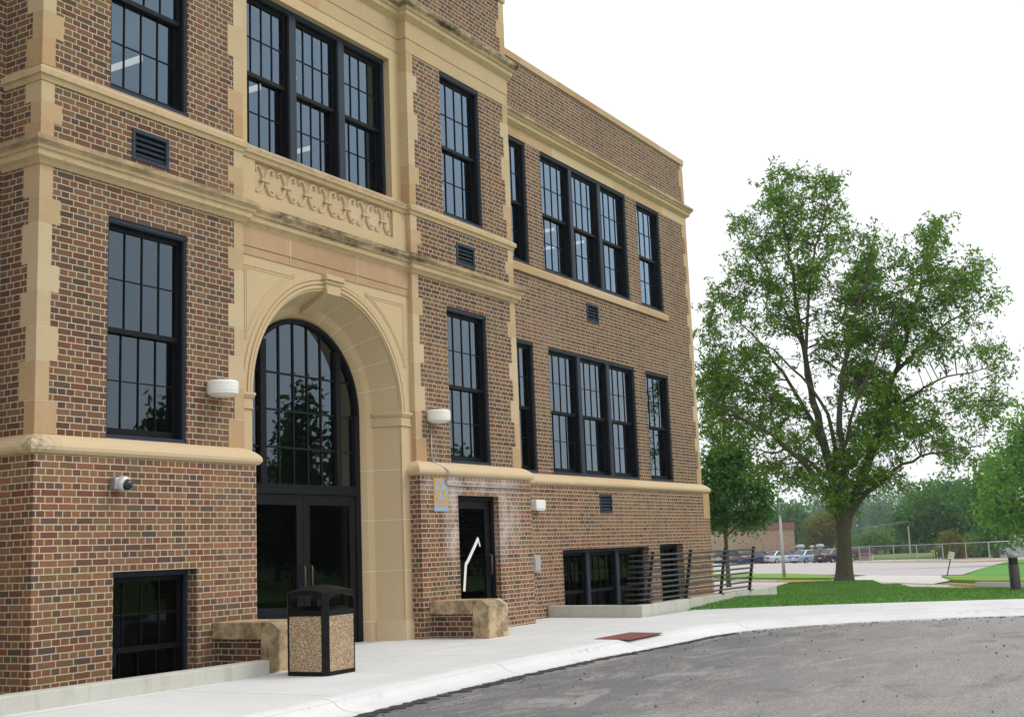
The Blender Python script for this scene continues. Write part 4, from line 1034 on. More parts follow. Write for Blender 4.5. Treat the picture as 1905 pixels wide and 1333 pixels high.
# the big ash-like tree on the lawn
tb = G(1571, 1084, .05); Dt = math.hypot(tb.x-CAM.x, tb.y-CAM.y); hv = Vector((tb.x-CAM.x, tb.y-CAM.y, 0)).normalized()
mt = thing('big_tree', 'big leafy tree with several upright limbs on the lawn', 'tree', tuple(tb))
def TP(px, py, dep=0.): return PV(px, py, tb)+hv*dep
limbs = [  # pixel, pixel, depth offset (m), radius
 [(1571,1098,0,.40),(1571,1082,0,.335),(1571,1060,0,.265),(1570,1000,0,.215),(1570,965,0,.20),(1571,940,0,.17)],
 [(1571,1015,0,.14),(1566,965,0,.22),(1552,905,.1,.19),(1530,820,.3,.16),(1508,720,.5,.125),(1490,620,.5,.09),(1472,500,.3,.055),(1456,400,.2,.03),(1445,318,.2,.012)],
 [(1571,1015,0,.14),(1571,955,.1,.17),(1566,870,-.5,.14),(1562,780,-.9,.11),(1572,680,-1.2,.08),(1604,560,-1.4,.05),(1628,445,-1.4,.014)],
 [(1571,1015,0,.14),(1578,965,0,.21),(1604,890,.2,.18),(1634,800,.5,.14),(1662,700,.8,.105),(1694,600,.9,.07),(1722,500,.8,.035),(1738,412,.8,.012)],
 [(1571,1015,0,.14),(1560,955,0,.16),(1528,900,-.6,.13),(1480,850,-1.2,.095),(1420,806,-1.8,.065),(1360,770,-2.2,.04),(1305,742,-2.3,.012)],
 [(1530,830,.3,.11),(1496,760,1.0,.085),(1450,680,1.6,.06),(1400,612,2.0,.04),(1345,566,2.1,.012)],
 [(1512,735,.5,.09),(1500,640,-.3,.065),(1510,520,-.6,.045),(1530,420,-.7,.03),(1550,332,-.7,.01)],
 [(1495,650,.5,.07),(1455,560,1.,.045),(1410,470,1.3,.03),(1368,405,1.3,.01)],
 [(1571,1015,0,.14),(1585,945,0,.13),(1636,898,-.9,.075),(1690,862,-1.6,.05),(1752,846,-2.0,.028),(1815,838,-2.2,.01)],
 [(1640,790,.5,.10),(1692,742,-.2,.055),(1744,712,-.8,.035),(1806,700,-1.0,.02),(1862,690,-1.,.008)],
 [(1668,690,.8,.08),(1730,620,1.4,.055),(1790,570,1.8,.035),(1845,548,1.9,.012)],
 [(1600,895,.2,.10),(1625,820,1.4,.075),(1680,770,2.2,.05),(1740,770,2.8,.03),(1800,780,3.,.01)],
 [(1550,900,.1,.10),(1500,850,1.4,.07),(1450,830,2.2,.045),(1390,840,2.6,.02)],
 [(1566,860,-.5,.08),(1590,760,-1.8,.06),(1640,660,-2.4,.04),(1680,560,-2.6,.02)],
 [(1560,880,.1,.09),(1540,780,-1.6,.065),(1480,700,-2.3,.04),(1420,660,-2.6,.02)]]
tm = MB(); dense = []
rnd = random.Random(3)
for li, L in enumerate(limbs):
    P = [TP(a, b, c) for a, b, c, r in L]; rr = [r*(1 if li == 0 else .8) for *_, r in L]
    Q = smooth([(*p, r) for p, r in zip(P, rr)], 4)
    pts = [Vector(q[:3])+Vector((rnd.gauss(0, .035), rnd.gauss(0, .035), rnd.gauss(0, .03)))*(0 if li == 0 else 1) for q in Q]; rad = [max(.006, q[3]) for q in Q]
    tm.tube(pts, rad, 12 if li == 0 else 8, True)
    if li: dense += [(p, r) for p, r in zip(pts[3:], rad[3:])]
tm.build('trunk', M_bark, mt, smooth=True)
lobes = [(1440,350,22,34,2),(1485,345,30,32,2),(1538,357,24,40,2),(1397,420,34,30,2),(1470,425,46,50,4),(1558,425,28,34,2),(1411,494,54,38,3),(1509,508,44,40,3),(1328,557,24,16,1),(1387,562,44,30,2),(1328,606,28,24,1),
 (1455,572,34,30,2),(1626,465,28,40,2),(1607,508,34,30,2),(1665,470,14,14,.6),(1734,430,26,32,2),(1719,489,30,30,2),(1783,513,44,30,2.5),(1812,490,18,24,1),(1597,562,58,45,5),(1680,552,54,35,3.5),(1763,572,48,35,2.5),(1846,552,20,12,.6),
 (1577,630,54,45,4.5),(1680,621,50,36,3),(1755,632,36,26,1.2),(1827,645,44,25,1.1),(1387,665,66,40,5),(1319,700,28,40,2),(1372,718,70,40,5),(1338,767,44,28,2),(1450,748,42,34,2.5),(1607,704,56,45,5),(1646,748,52,36,4),(1734,748,58,40,2.2),(1817,733,58,40,1.8),
 (1607,797,54,32,4),(1705,792,48,32,2.6),(1783,831,40,34,1.5),(1485,806,38,24,1.6),(1426,797,48,18,1.4),(1426,865,40,20,1.3),(1485,880,36,24,1.5),(1577,865,54,40,4.5),(1655,880,44,20,1.5),(1558,919,32,16,1.5),(1345,815,34,16,.8),(1845,760,26,20,.6),(1862,690,16,12,.4)]
bm_ = MB(); cents = []
def attach(e, pen):
    dp = np.array([p for p, r in dense]); dv = dp-np.array(e); ds = np.linalg.norm(dv, axis=1)*np.array([rnd.uniform(.85, 1.2) for _ in dense])+np.maximum(0, dv[:, 2]+.2)*pen
    return dense[int(np.argmin(ds))]
tc = (1568, 850)
for (lx, ly, rx, ry, wgt) in sorted(lobes, key=lambda l: math.hypot(l[0]-tc[0], l[1]-tc[1])):
    for k2 in range(2 if wgt > 1.8 else 1):
        e = TP(lx+rnd.uniform(-.5, .5)*rx, ly+rnd.uniform(-.5, .3)*ry, rnd.uniform(-1, 1)*(.5+max(rx, ry)/FPX*Dt*.8))
        s0, rb = attach(e, 1.2); ln = (e-s0).length
        if ln < .35: continue
        bow = Vector((rnd.gauss(0, .1), rnd.gauss(0, .1), rnd.uniform(-.05, .16)))*ln
        pts = [Vector(q[:3]) for q in smooth([tuple(p) for p in (s0, s0.lerp(e, .33)+bow, s0.lerp(e, .7)+bow*.8, e)], 4)]
        r0_ = min(rb*.7, .010+.014*ln)
        rads = [r0_*(1-.75*i/(len(pts)-1))+.004 for i in range(len(pts))]
        bm_.tube(pts, rads, 5, False); dense += [(p, r) for p, r in zip(pts[2:], rads[2:])]
dp = np.array([p for p, r in dense]); dr_ = np.array([r for p, r in dense])
for (lx, ly, rx, ry, wgt) in lobes:
    for _ in range(int(round(wgt*15))):
        a = rnd.random()*6.283; rr = math.sqrt(rnd.random())
        px, py = lx+rx*rr*math.cos(a), ly+14+ry*rr*math.sin(a)
        rad = max(rx, ry)/FPX*Dt
        dep = rnd.uniform(-1, 1)*min(3.4, rad*1.15*math.sqrt(max(.05, 1-rr*rr))+.8)
        if py > 790: dep += rnd.uniform(-1.2, 1.2)
        e = TP(px, py, dep)
        # attach to the nearest limb point that lies inside / below
        dv = dp-np.array(e); ds = np.linalg.norm(dv, axis=1)+np.maximum(0, dv[:, 2]+.1)*1.0
        k = int(np.argmin(ds)); s0 = Vector(dp[k]); ln = (e-s0).length
        if ln > 2.4: continue
        up_ = Vector((rnd.gauss(0, .12), rnd.gauss(0, .12), .18))*ln
        pts = [s0, s0.lerp(e, .35)+up_*.5, s0.lerp(e, .7)+up_*.4, e]
        pts = [Vector(q[:3]) for q in smooth([tuple(p) for p in pts], 3)]
        r0_ = min(dr_[k]*.6, .006+.005*ln)
        bm_.tube(pts, [r0_*(1-.8*i/(len(pts)-1))+.003 for i in range(len(pts))], 4, False)
        n = max(3, int(ln*2.6))
        for i in range(n):
            t_ = .35+.65*rnd.random(); q = pts[min(len(pts)-1, int(t_*(len(pts)-1)+.5))]
            tip = q+Vector((rnd.gauss(0, .26), rnd.gauss(0, .26), rnd.gauss(-.02, .2)))
            bm_.tube([q, tip], [.005, .003], 3, False)
            cents.append(tip)
            if rnd.random() < .5: cents.append(q.lerp(tip, .6))
        cents.append(e)
bm_.build('branches', M_bark, mt)
v, n = leaf_mesh([tuple(c_) for c_ in cents], .155, np.random.default_rng(3), per=7, spread=.055, droop=.4, aspect=.33)
leaf_object('crown', v, n, L_main, mt)

def tree(name, label, base, lobes, trunk_h, trunk_r, leaf, n_leaf, mat, group=None, cat='tree', limbs=5, lean=(0, 0), seed=1, shell=.55, per=4, aspect=.55):
    """lobes: (dx along view-right, depth, z, rx, rd, rz) in metres from the base"""
    rg = np.random.default_rng(seed); rd = random.Random(seed)
    t = thing(name, label, cat, tuple(base), group)
    hv_ = Vector((base[0]-CAM.x, base[1]-CAM.y, 0)).normalized(); rv = Vector((hv_.y, -hv_.x, 0)); b = Vector(base)
    m = MB(); topz = max(l[2] for l in lobes)
    if trunk_h:
        tp_ = b+Vector((lean[0], lean[1], topz*.8)); fk = b+Vector((lean[0]*.3, lean[1]*.3, trunk_h))
        m.tube([b-Vector((0, 0, .3)), b+Vector((0, 0, .15)), fk, fk.lerp(tp_, .5), tp_], [trunk_r*1.5, trunk_r*1.1, trunk_r*.85, trunk_r*.5, trunk_r*.1], 8)
        for l in lobes[:limbs]:
            e = b+rv*l[0]+hv_*l[1]+Vector((0, 0, l[2])); mid = fk.lerp(e, .5)+Vector((0, 0, .12*(e-fk).length))
            m.tube([fk+Vector((0, 0, rd.uniform(-.1, .3)*trunk_h*.4)), mid, e], [trunk_r*.5, trunk_r*.3, trunk_r*.08], 5)
        m.build('trunk', M_bark, t, smooth=True)
    vol = np.array([l[3]*l[4]*l[5] for l in lobes])**.7; pr = vol/vol.sum(); cs = []
    for l, p in zip(lobes, pr):
        k = max(8, int(n_leaf/per*p)); d = rg.normal(0, 1, (k, 3)); d /= np.linalg.norm(d, axis=1)[:, None]
        r = (shell+(1-shell)*rg.random((k, 1)))*(1+rg.normal(0, .1, (k, 1)))
        # clumps: pull towards a few knots
        kn = rg.normal(0, 1, (14, 3)); kn /= np.linalg.norm(kn, axis=1)[:, None]; idx = rg.integers(0, 14, k)
        d = d*.62+kn[idx]*.55; q = d*r
        c = np.outer(q[:, 0]*l[3]+l[0], np.array(rv))+np.outer(q[:, 1]*l[4]+l[1], np.array(hv_)); c[:, 2] += q[:, 2]*l[5]+l[2]
        cs.append(c+np.array(b))
    c = np.concatenate(cs); c = c[c[:, 2] > base[2]+.05]
    v, n = leaf_mesh(c, leaf, rg, per=per, spread=leaf*.9, droop=.2, aspect=aspect)
    leaf_object('crown', v, n, mat, t); return t
def at_px(px, dist, z=None):
    """ground point at a given distance in the direction of a photo column"""
    d = ray(px, 1000); d.z = 0; d.normalize(); p = CAM+d*dist; p.z = zt(p.x, p.y)-.05 if z is None else z; return p
def lobes_px(base, L, dfac=.9):
    """pixel ellipses -> lobes"""
    o = []; b = Vector(base); D = math.hypot(b.x-CAM.x, b.y-CAM.y); hv_ = Vector((b.x-CAM.x, b.y-CAM.y, 0)).normalized(); rv = Vector((hv_.y, -hv_.x, 0))
    for i, (x, y, rx, ry) in enumerate(L):
        p = PV(x, y, b)-b; q = D/FPX
        o.append((p.dot(rv), ((i*37) % 7-3)/3*rx*q*.35, p.z, rx*q, rx*q*dfac, ry*q))
    return o
def tree_px(name, label, px, dist, L, trunk_h, trunk_r, leaf, n_leaf, mat, **k):
    b = at_px(px, dist); return tree(name, label, b, lobes_px(b, L), trunk_h, trunk_r, leaf, n_leaf, mat, **k)

tree_px('young_tree', 'young dark green tree close to the building corner, its thin trunk seen behind the railing', 1350, 47, [(1370,905,62,55),(1340,870,40,45),(1330,960,45,35),(1395,965,40,30),(1360,850,45,40),(1310,915,40,45),(1420,925,22,40)], 1.7, .085, .16, 15000, L_dark, seed=21)
tree_px('spreading_tree', 'wide dark spreading tree behind the chain link fence', 1782, 150, [(1745,945,72,45),(1700,965,38,35),(1800,950,60,48),(1760,915,50,25),(1835,965,45,40),(1690,985,25,20),(1720,990,40,18)], 2.4, .55, .5, 13000, L_dark, seed=22)
tree_px('roadside_tree', 'bright green tree at the right edge of the photo, reaching out of frame', 1935, 88, [(1890,880,55,70),(1930,830,70,80),(1862,950,45,45),(1910,960,70,50),(1980,930,70,90),(1895,830,25,35),(1850,905,28,30),(1955,770,50,60)], 2.2, .4, .3, 16000, L_bright, seed=23)
tree_px('round_bush_tree', 'dark tree whose crown fills the gap between the spreading tree and the bright tree', 1850, 128, [(1845,900,40,50),(1830,940,45,50),(1862,990,40,30)], 1.5, .3, .42, 6000, L_dark, seed=24)
tree_px('turning_tree', 'yellow green tree turning colour beside the low annex', 1545, 165, [(1545,985,38,30),(1525,1000,28,24),(1560,960,26,25),(1515,980,18,18)], 1.6, .25, .42, 6000, L_auto, seed=25)
tree_px('turning_shrub', 'orange tinged shrub under the spreading tree behind the fence', 1768, 130, [(1768,1010,22,22),(1775,1025,26,14),(1762,1000,12,12)], .5, .08, .3, 2400, L_auto, seed=26, cat='shrub')
far = [(1440,240,[(1440,975,40,45),(1465,985,30,50),(1420,990,30,30)],L_dark,'dark conifer like tree just above the roof of the brick annex'),
 (1490,235,[(1485,990,25,55),(1495,1010,22,40)],L_dark,'narrow dark tree right behind the corner of the brick annex'),
 (1525,330,[(1525,950,28,50),(1510,985,30,40),(1540,980,30,45)],L_hazed,'tall hazy tree left of the big trunk'),
 (1600,340,[(1595,935,30,45),(1620,960,30,45),(1580,970,30,40)],L_hazed,'tall hazy tree right of the big trunk'),
 (1648,330,[(1645,940,28,45),(1660,965,28,50),(1632,985,35,35)],L_hazed,'tall hazy tree touching the left side of the spreading tree'),
 (1690,350,[(1690,930,30,45),(1700,975,40,50)],L_hazed,'hazy tree standing behind the spreading tree'),
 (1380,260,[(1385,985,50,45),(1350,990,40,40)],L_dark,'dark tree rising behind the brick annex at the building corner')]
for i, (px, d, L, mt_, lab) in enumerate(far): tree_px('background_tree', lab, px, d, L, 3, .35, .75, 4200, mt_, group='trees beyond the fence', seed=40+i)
for i, (px, d, L, mt_, lab) in enumerate([(1625,190,[(1622,1010,28,18),(1640,1002,22,20)],L_mid,'green shrub at the left end of the chain link fence'),
   (1665,195,[(1664,1008,26,22),(1680,1015,24,16)],L_mid,'green shrub left of the wooden utility pole'),
   (1712,190,[(1712,1015,26,16),(1730,1012,22,18)],L_mid,'green shrub right of the wooden utility pole'),
   (1815,135,[(1815,1018,22,13),(1828,1022,14,10)],L_mid,'low round shrub left of the white house'),
   (1590,200,[(1592,1018,22,14),(1575,1015,16,16)],L_dark,'dark low shrub beside the big trunk')]):
    tree_px('shrub', lab, px, d, L, 0, 0, .5, 2600, mt_, group='shrubs along the fence', cat='shrub', seed=60+i)
# far-off wood that reads as one mass
cs = []
rg = np.random.default_rng(9)
for i in range(46):
    px = 1250+i*20; b = at_px(px, 420); h = 9+3.5*math.sin(i*1.7)+2.5*math.sin(i*.63)
    k = 420; d = rg.normal(0, 1, (k, 3)); d /= np.linalg.norm(d, axis=1)[:, None]
    cs.append(np.array(b)+d*np.array([5, 5, h*.55])*rg.uniform(.6, 1, (k, 1))+np.array([0, 0, h*.5]))
for i in range(60):        # belt of trees seen only in the window glass, across the turnaround
    pass
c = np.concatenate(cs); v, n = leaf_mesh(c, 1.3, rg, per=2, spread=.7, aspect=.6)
tmp = bpy.data.objects.new('tmp', None); fw = leaf_object('far_wood', v, n, L_hazed, tmp); fw.parent = None; bpy.data.objects.remove(tmp)
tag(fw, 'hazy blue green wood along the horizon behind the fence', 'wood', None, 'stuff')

# trees across the turnaround, seen as reflections in the glass
def rtree(x, y, h, r, mat, lab, seed, conic=False):
    b = Vector((x, y, -.15)); L = []
    rd = random.Random(seed)
    for i in range(9):
        f = i/8; w_ = r*(1-.75*f) if conic else r*(.55+.45*math.sin(math.pi*min(1, f*1.15)))
        L.append((rd.uniform(-.5, .5)*w_, rd.uniform(-.5, .5)*w_, h*(.22+.72*f), w_*.75, w_*.75, h*.13))
    tree('street_tree', lab, b, L, h*.2, h*.022, .34, 5200, mat, group='trees across the turnaround', seed=seed, per=4)
rs = [(129.9,53,8.7,2.2,1),(127.9,55,7.6,2.2,1),(126.4,60,6.4,2.4,0),(137.0,50,7.4,1.5,1),(133,62,7.5,3.2,0),(123.2,66,6.3,3.4,0),(121.2,72,5.6,3.4,0),(118.4,80,4.6,4,0),(115,85,4.8,4,0),(141,60,3.6,3,0),(146,60,3.4,3,0),(151,55,4.2,3,0),(131.2,75,7,4,0),(124.8,80,6,4,0),(135,78,5,4,0),(111,95,5.2,5,0)]
for i, (az, d, h, r, cn) in enumerate(rs): rtree(CAM.x+d*math.sin(R_(az)), 10.65+d*math.cos(R_(az)), h, r, L_shade, 'leafy tree across the turnaround, mirrored in the school windows', 80+i, cn)
sheet('far_lawn', [(-30,-14,-.10),(13.6,-14,-.10),(40,-10,-.10),(90,-20,-.10),(90,-60,-.10),(-30,-60,-.10)], M_grass2)

# ------------------------------------------------------------------ parked cars
M_tyre = simple('tyre', (28, 28, 30), .85); M_rim = simple('rim', (176, 178, 184), .3, .7); M_cglass = simple('car_glass', (62, 74, 84), .06); M_lamp = simple('tail_lamp', (176, 34, 40), .2); M_plate = simple('number_plate', (222, 226, 232), .5); M_under = simple('car_under', (24, 24, 26), .8); M_chrome = simple('chrome', (200, 202, 206), .18, .9)
def paint(name, rgb):
    a = N(name); a.col(lin(rgb)); a.set(.25, .25, .5); a.b.inputs['Coat Weight'].default_value = .8; a.b.inputs['Coat Roughness'].default_value = .05; return a.m
def car(label, col, base, heading, L=4.9, Wd=1.82, H=1.42, lampw=.5, tall=False):
    t = thing('parked_car', label, 'car', tuple(base), 'cars parked along the far edge of the lot', rz=heading)
    pm = paint('paint', col); w = Wd/2
    def B(m, name, mat, parent=t, **k):
        me = bpy.data.meshes.new(name); me.from_pydata([tuple(p) for p in m.v], [], m.f); me.materials.append(mat); me.update()
        o = bpy.data.objects.new(name, me); COL.objects.link(o); o.parent = parent
        if k.get('smooth'):
            for p in me.polygons: p.use_smooth = True
        return o
    # body: loft of cross sections from tail (-L/2) to nose
    st = [(-.5,.40,.78,.86,.90),(-.485,.30,.86,.95,.94),(-.43,.24,.90,.98,.98),(-.30,.22,.92,.96,1.0),(0,.22,.92,.93,1.0),(.2,.22,.90,.92,1.0),(.28,.22,.84,.94,.99),(.42,.24,.74,.82,.97),(.48,.30,.66,.72,.90),(.5,.38,.58,.62,.80)]
    m = MB(); k = 9; vs = []
    for (f, zb, zs_, zt2, ws) in st:
        x = f*L; W_ = w*ws
        for y, z in ((-.88,zb),(-1,zb+.18),(-1.0,zs_-.16),(-.95,zs_),(0,zt2),(.95,zs_),(1.0,zs_-.16),(1,zb+.18),(.88,zb)): vs.append((x, y*W_, z*(H/1.42)))
    m.add(vs, [(i*k+j, (i+1)*k+j, (i+1)*k+(j+1) % k, i*k+(j+1) % k) for i in range(len(st)-1) for j in range(k)]+[tuple(range(k)), tuple(range((len(st)-1)*k, len(st)*k))[::-1]])
    B(m, 'body', pm, smooth=False)
    # cabin: glass house, roof
    zb_, zr = .92*H/1.42, H
    bx_ = (-.36, .24) if not tall else (-.44, .24); rx_ = (-.22, .06) if not tall else (-.40, .05)
    lo_ = [(bx_[0]*L, .9), (bx_[1]*L, .9)]; hi = [(rx_[0]*L, .68), (rx_[1]*L, .68)]
    q = lambda p, sy, z: (p[0], sy*p[1]*w, z)
    m = MB(); m.add([q(lo_[0],-1,zb_-.03),q(lo_[1],-1,zb_-.05),q(lo_[1],1,zb_-.05),q(lo_[0],1,zb_-.03),q(hi[0],-1,zr-.05),q(hi[1],-1,zr-.05),q(hi[1],1,zr-.05),q(hi[0],1,zr-.05)],
        [(0,1,5,4),(1,2,6,5),(2,3,7,6),(3,0,4,7)]); B(m, 'windows', M_cglass)
    m = MB(); r = [(hi[0][0]-.06, .70), (hi[0][0]+.35, .70), (hi[1][0]-.3, .70), (hi[1][0]+.06, .70)]
    vs = []
    for i, p in enumerate(r):
        zz = zr-.055 if i in (0, 3) else zr
        for y in (-1, -.7, 0, .7, 1): vs.append((p[0], y*p[1]*w, zz-(.035 if abs(y) == 1 else .008 if y else -.004)))
    m.add(vs, [(i*5+j, (i+1)*5+j, (i+1)*5+j+1, i*5+j+1) for i in range(3) for j in range(4)])
    for sy in (-1, 1):     # pillars
        for a_, b_ in ((lo_[0], hi[0]), (lo_[1], hi[1])): m.tube([q(a_, sy*1.0, zb_-.03), q(b_, sy*1.02, zr-.06)], .045, 5)
        mid = lambda p0, p1, f: (p0[0]+(p1[0]-p0[0])*f, p0[1])
        m.tube([q(mid(lo_[0], lo_[1], .52), sy*1.0, zb_-.03), q(mid(hi[0], hi[1], .5), sy*1.02, zr-.06)], .035, 5)
    B(m, 'roof', pm)
    for fx in (-.30, .31):
        for sy in (-1, 1):
            m = MB(); c_ = Vector((fx*L, sy*(w-.10), .32)); rot_lathe(m, [(.2, -.1), (.31, -.1), (.325, -.07), (.325, .07), (.31, .1), (.2, .1)], c_, (0, 1, 0), 20); wh = B(m, 'wheel', M_tyre)
            m = MB(); rot_lathe(m, [(.205, .0), (.205, .085), (.06, .095), (0, .10)], c_, (0, sy, 0), 14); B(m, 'rim', M_rim, wh)
    for sy in (-1, 1):
        m = MB(); z = .74*H/1.42; m.box(-.5*L-.015, min(sy*w*.34, sy*w*.84), z-.075, -.46*L, max(sy*w*.34, sy*w*.84), z+.075) if lampw else m.box(-.5*L-.02, min(sy*w*.68, sy*w*.84), z-.15, -.45*L, max(sy*w*.68, sy*w*.84), z+.13); B(m, 'tail_lamp', M_lamp)
    m = MB(); m.box(-.505*L-.01, -.16, .50, -.49*L, .16, .64); B(m, 'number_plate', M_plate)
    m = MB(); m.box(-.52*L, -.84*w, .36, -.475*L, .84*w, .54); B(m, 'bumper', pm)
    m = MB(); m.box(-.47*L, -.82*w, .17, .46*L, .82*w, .34); B(m, 'underbody', M_under)
    return t
def car_at(px, py, label, col, deg, **k):
    p = G(px, py, -.08); d = ray(px, py); yaw = math.atan2(d.x, d.y)       # heading measured from the line of sight
    hd = math.pi/2-(yaw+R_(deg)); p = p+Vector((math.cos(hd), math.sin(hd), 0))*k.get('L', 4.9)*.5
    return car(label, col, p, hd, **k)
car_at(1337, 1050, 'pale grey pickup like car at the left end of the row, behind the railing', (170, 178, 190), 38, H=1.62, tall=True)
car_at(1378, 1051.5, 'dark blue car behind the end of the black pipe railing', (26, 32, 84), 46, H=1.5)
car_at(1423, 1049.5, 'silver sedan with wide red tail lamps left of the lamp post', (196, 200, 208), 44)
car_at(1477, 1048.8, 'pale blue grey sedan just right of the lamp post', (158, 174, 198), 44)
car_at(1526, 1048, 'dark sedan with upright red tail lamps beside the big trunk', (40, 30, 42), 42, lampw=0, H=1.5)

# ------------------------------------------------------------------ brick annex, low annex, fence and what lies beyond
M_bk2 = brick_mat('annex_brick', [(190,164,138),(178,150,124),(200,178,152),(168,138,114),(184,158,136)], 1.0)
M_redroof = simple('red_metal_fascia', (142, 94, 92), .6, var=.08, scale=1)
M_hood = simple('roof_hood', (172, 176, 178), .5)
c1 = at_px(1478, 150); zb = zt(c1.x, c1.y)
d1 = ray(1478, 1000); d1.z = 0; d1.normalize(); rv = Vector((d1.y, -d1.x, 0))
wx = (-rv*.97-d1*.24).normalized()                     # wall runs to the left, slightly nearer... away
wn = Vector((-wx.y, wx.x, 0)); wn = wn if wn.dot(d1) > 0 else -wn
t = thing('brick_annex', 'tan brick school annex with a red metal roof edge behind the parked cars', 'building', tuple(c1))
h1 = PV(1478, 983.5, c1).z; h2 = PV(1478, 971, c1).z
def oprism(m, c, u, lu, v_, lv, z0, z1): m.prism([(c+u*a+v_*b).to_tuple()[:2]+(z0,) for a, b in ((0, 0), (lu, 0), (lu, lv), (0, lv))], (0, 0, z1-z0))
m = MB(); oprism(m, c1, wx, 30, wn, 12, zb-.5, h1); m.build('wall', M_bk2, t)
m = MB(); oprism(m, c1-wx*.12-wn*.12, wx, 30.3, wn, 12.3, h1, h2); m.build('roof_edge', M_redroof, t)
m = MB(); oprism(m, c1-wx*.3-wn*.05+wx*6.2, wx, .14, wn, .04, zb, h1); m.build('downpipe', simple('downpipe', (172, 150, 128), .6), t)
c2 = at_px(1478, 146); t = thing('low_annex', 'long low annex with a dark flat roof behind the parked cars', 'building', tuple(c2))
hA = PV(1540, 1030, c2).z; hB = PV(1540, 1021.5, c2).z
rx = (rv*.97+d1*.1).normalized(); rn = Vector((-rx.y, rx.x, 0)); rn = rn if rn.dot(d1) > 0 else -rn
m = MB(); oprism(m, c2-rx*6, rx, 14.6, rn, 8, zb-.5, hA+.1); m.build('wall', simple('annex_wall', (146, 112, 100), .9), t)
m = MB(); oprism(m, c2-rx*6.4-rn*.5, rx, 15.2, rn, 9, hA+.1, hB); m.build('roof', simple('annex_roof', (104, 96, 98), .8), t)
for px, s_ in ((1487, 1.0), (1509, .55), (1524, .95)):
    p = at_px(px, 148, hB); h = thing('roof_hood', {1487: 'large pale roof ventilator next to the brick annex corner', 1509: 'small pale roof ventilator between the two large ones', 1524: 'large pale roof ventilator nearest the big trunk'}[px], 'roof ventilator', tuple(p), 'ventilators on the low roof')
    m = MB(); m.lathe([(.30*s_, 0), (.30*s_, .25), (.55*s_, .30), (.55*s_, .50*max(s_, .8)), (.40*s_, .66*max(s_, .8)), (0, .70*max(s_, .8))], p, 12); m.build('hood', M_hood, h)
p0 = at_px(1590, 132); m = MB(); t = thing('picnic_shelter', 'low flat shelter roof on pale block legs at the left end of the fence', 'shelter', tuple(p0))
a_, b_ = G(1602, 1042), G(1622, 1042); zz = PV(1612, 1031, a_).z; z2 = PV(1612, 1027.5, a_).z
u_ = (b_-a_); m.obox((a_+b_)/2*1.0+Vector((0, 0, 0))-Vector((0, 0, ((a_+b_)/2).z))+Vector((0, 0, (zz+z2)/2)), u_*.62, d1*1.2, (0, 0, (z2-zz)/2)); m.build('roof', M_redroof, t)
for f in (.15, .5, .9):
    m = MB(); c_ = a_.lerp(b_, f); m.box(c_.x-.16, c_.y-.25, c_.z, c_.x+.16, c_.y+.25, zz); m.build('leg', simple('block', (196, 188, 172), .9), t)

fp = [(1560,1042.5),(1600,1042),(1619,1041.5),(1664,1040.5),(1707,1039.5),(1755,1037.7),(1798,1036),(1841,1034.2),(1886,1032),(1898,1031.5),(1990,1028)]
P = [G(x, y, .25) for x, y in fp]
t = thing('chain_link_fence', 'long chain link fence with a pale top rail and thin posts', 'fence', tuple(P[0])); hf = 1.32
m = MB(); m.tube([p+Vector((0, 0, hf)) for p in P], .028, 6); m.build('top_rail', M_steel, t)
for i, p in enumerate(P[1:], 1):
    m = MB(); m.tube([p-Vector((0, 0, .3)), p+Vector((0, 0, hf+.03))], .06 if i in (7, 9) else .04, 6); m.build('post', M_steel, t)
m = MB()
for A, B in zip(P, P[1:]):
    L = (B-A).length; k = int(L/.22)
    for i in range(k):
        f0 = i/k
        for s_ in (1, -1):
            f1 = f0+s_*hf/L
            if 0 <= f1 <= 1:
                a_, b_ = A.lerp(B, f0), A.lerp(B, f1)+Vector((0, 0, hf)); m.tube([a_, b_], .0035, 3, False)
m.build('wire_mesh', M_steel, t)

p = G(1694.5, 1037, .1); t_ = PV(1690.5, 985, p)
m = MB(); m.tube([p, (p.x, p.y, t_.z+.4)], [.085, .07], 8); tag(m.build('utility_pole', simple('pole_wood', (176, 166, 148), .9)), 'pale wooden utility pole standing behind the fence', 'utility pole')
q = PV(1560, 988, at_px(1560, 170)); m = MB(); m.tube([PV(1690, 969, p), PV(1650, 975, at_px(1650, 140)), q], .02, 4); tag(m.build('overhead_wire', M_steel), 'thin overhead wire running left from the utility pole', 'wire')

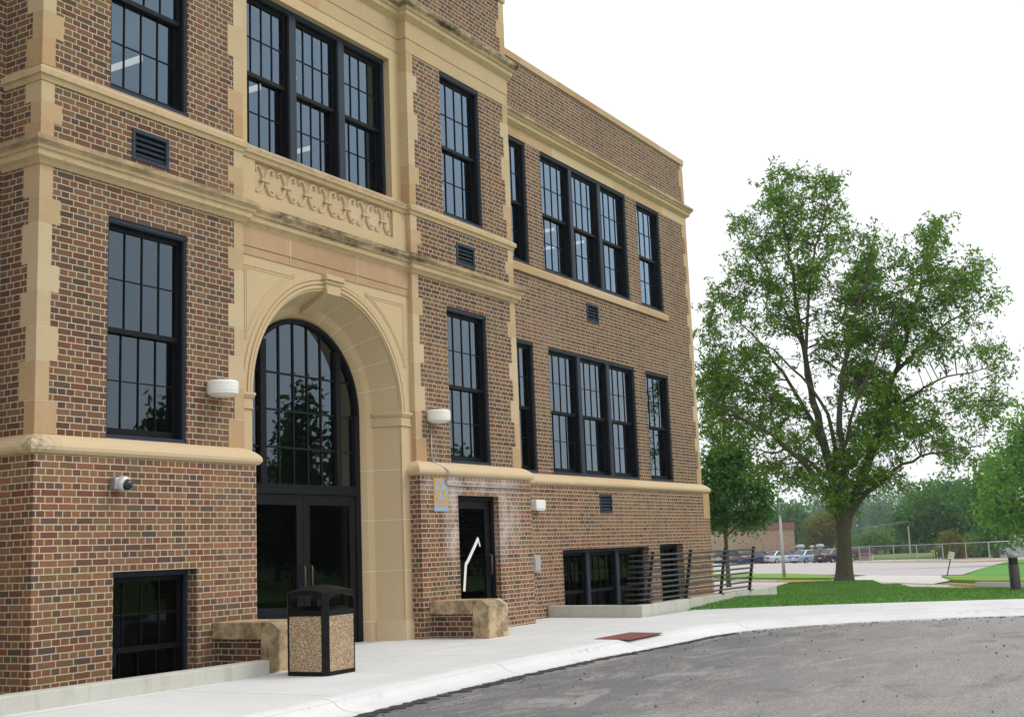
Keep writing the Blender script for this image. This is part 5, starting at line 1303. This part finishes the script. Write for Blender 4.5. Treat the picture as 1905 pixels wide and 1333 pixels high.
b0 = at_px(1872, 140); b0.z = zt(b0.x, b0.y)
t = thing('white_house', 'small pale house with dark windows behind the fence at the right', 'house', tuple(b0))
hz = PV(1872, 1013, b0).z; dd = ray(1872, 1000); dd.z = 0; dd.normalize(); rr_ = Vector((dd.y, -dd.x, 0))
m = MB(); oprism(m, b0-rr_*2.6, rr_, 9, dd, 6, b0.z-.3, hz); m.build('wall', simple('house_wall', (206, 210, 214), .8), t)
m = MB(); a_ = b0-rr_*2.9-dd*.3; 
m.prism([tuple((a_)[:2])+(hz,), tuple((a_+dd*3.3)[:2])+(hz+1.5,), tuple((a_+dd*6.6)[:2])+(hz,)], rr_*9.6); m.build('roof', simple('house_roof', (120, 118, 120), .8), t)
for px, y0, y1, w_ in ((1851, 1032, 1025, .38), (1861.5, 1031, 1024, .38), (1869, 1026.5, 1023.5, .2)):
    c_ = PV(px, (y0+y1)/2, b0); m = MB(); hh = abs(PV(px, y1, b0).z-PV(px, y0, b0).z)/2; m.obox(c_-dd*.03, rr_*w_, dd*.03, (0, 0, hh)); m.build('window', M_cglass, t)

pg = G(1750, 1034.5, .1); t = thing('play_frame', 'dark play structure of posts and panels on the far lawn', 'play structure', tuple(pg)); z_ = lambda y: PV(1750, y, pg).z
for px in (1741, 1747, 1753, 1760):
    m = MB(); c_ = PV(px, 1034, pg); m.tube([(c_.x, c_.y, c_.z-.3), (c_.x, c_.y, z_(1022.5))], .07, 6); m.build('post', M_black, t)
a_, b_ = PV(1740.5, 1032.5, pg), PV(1760.5, 1032.5, pg); m = MB(); m.tube([a_, b_], .09, 6); m.build('beam', M_black, t); m = MB(); m.tube([PV(1740.5, 1024, pg), PV(1760.5, 1024, pg)], .06, 6); m.build('beam', M_black, t)
m = MB(); c_ = PV(1750, 1029, pg); m.obox(c_, rr_*.3, dd*.03, (0, 0, .2)); m.build('panel', M_black, t)
pb = G(1735, 1035, .1); t = thing('yard_sign', 'small orange sign beside the dark play structure', 'sign', tuple(pb))
m = MB(); c_ = PV(1735.5, 1024.5, pb); rv2 = rr_; m.obox(c_, rv2*.22, dd*.02, (0, 0, .13)); m.build('panel', simple('orange_board', (226, 150, 84), .6), t)
m = MB(); m.tube([(c_.x, c_.y, pb.z-.2), (c_.x, c_.y, c_.z)], .03, 5); m.build('post', M_black, t)

# ------------------------------------------------------------------ the air: one even box of thin haze round everything
a = N('haze'); a.t.nodes.remove(a.b); v = a.n('VolumePrincipled'); v.inputs['Color'].default_value = (.86, .93, 1.0, 1); v.inputs['Density'].default_value = .0004; v.inputs['Anisotropy'].default_value = .2
a.l(v.outputs[0], a.o.inputs['Volume'])
m = MB(); m.box(-760, -760, -3.2, 760, 760, 30); hz_ = m.build('haze', a.m); tag(hz_, kind='stuff')
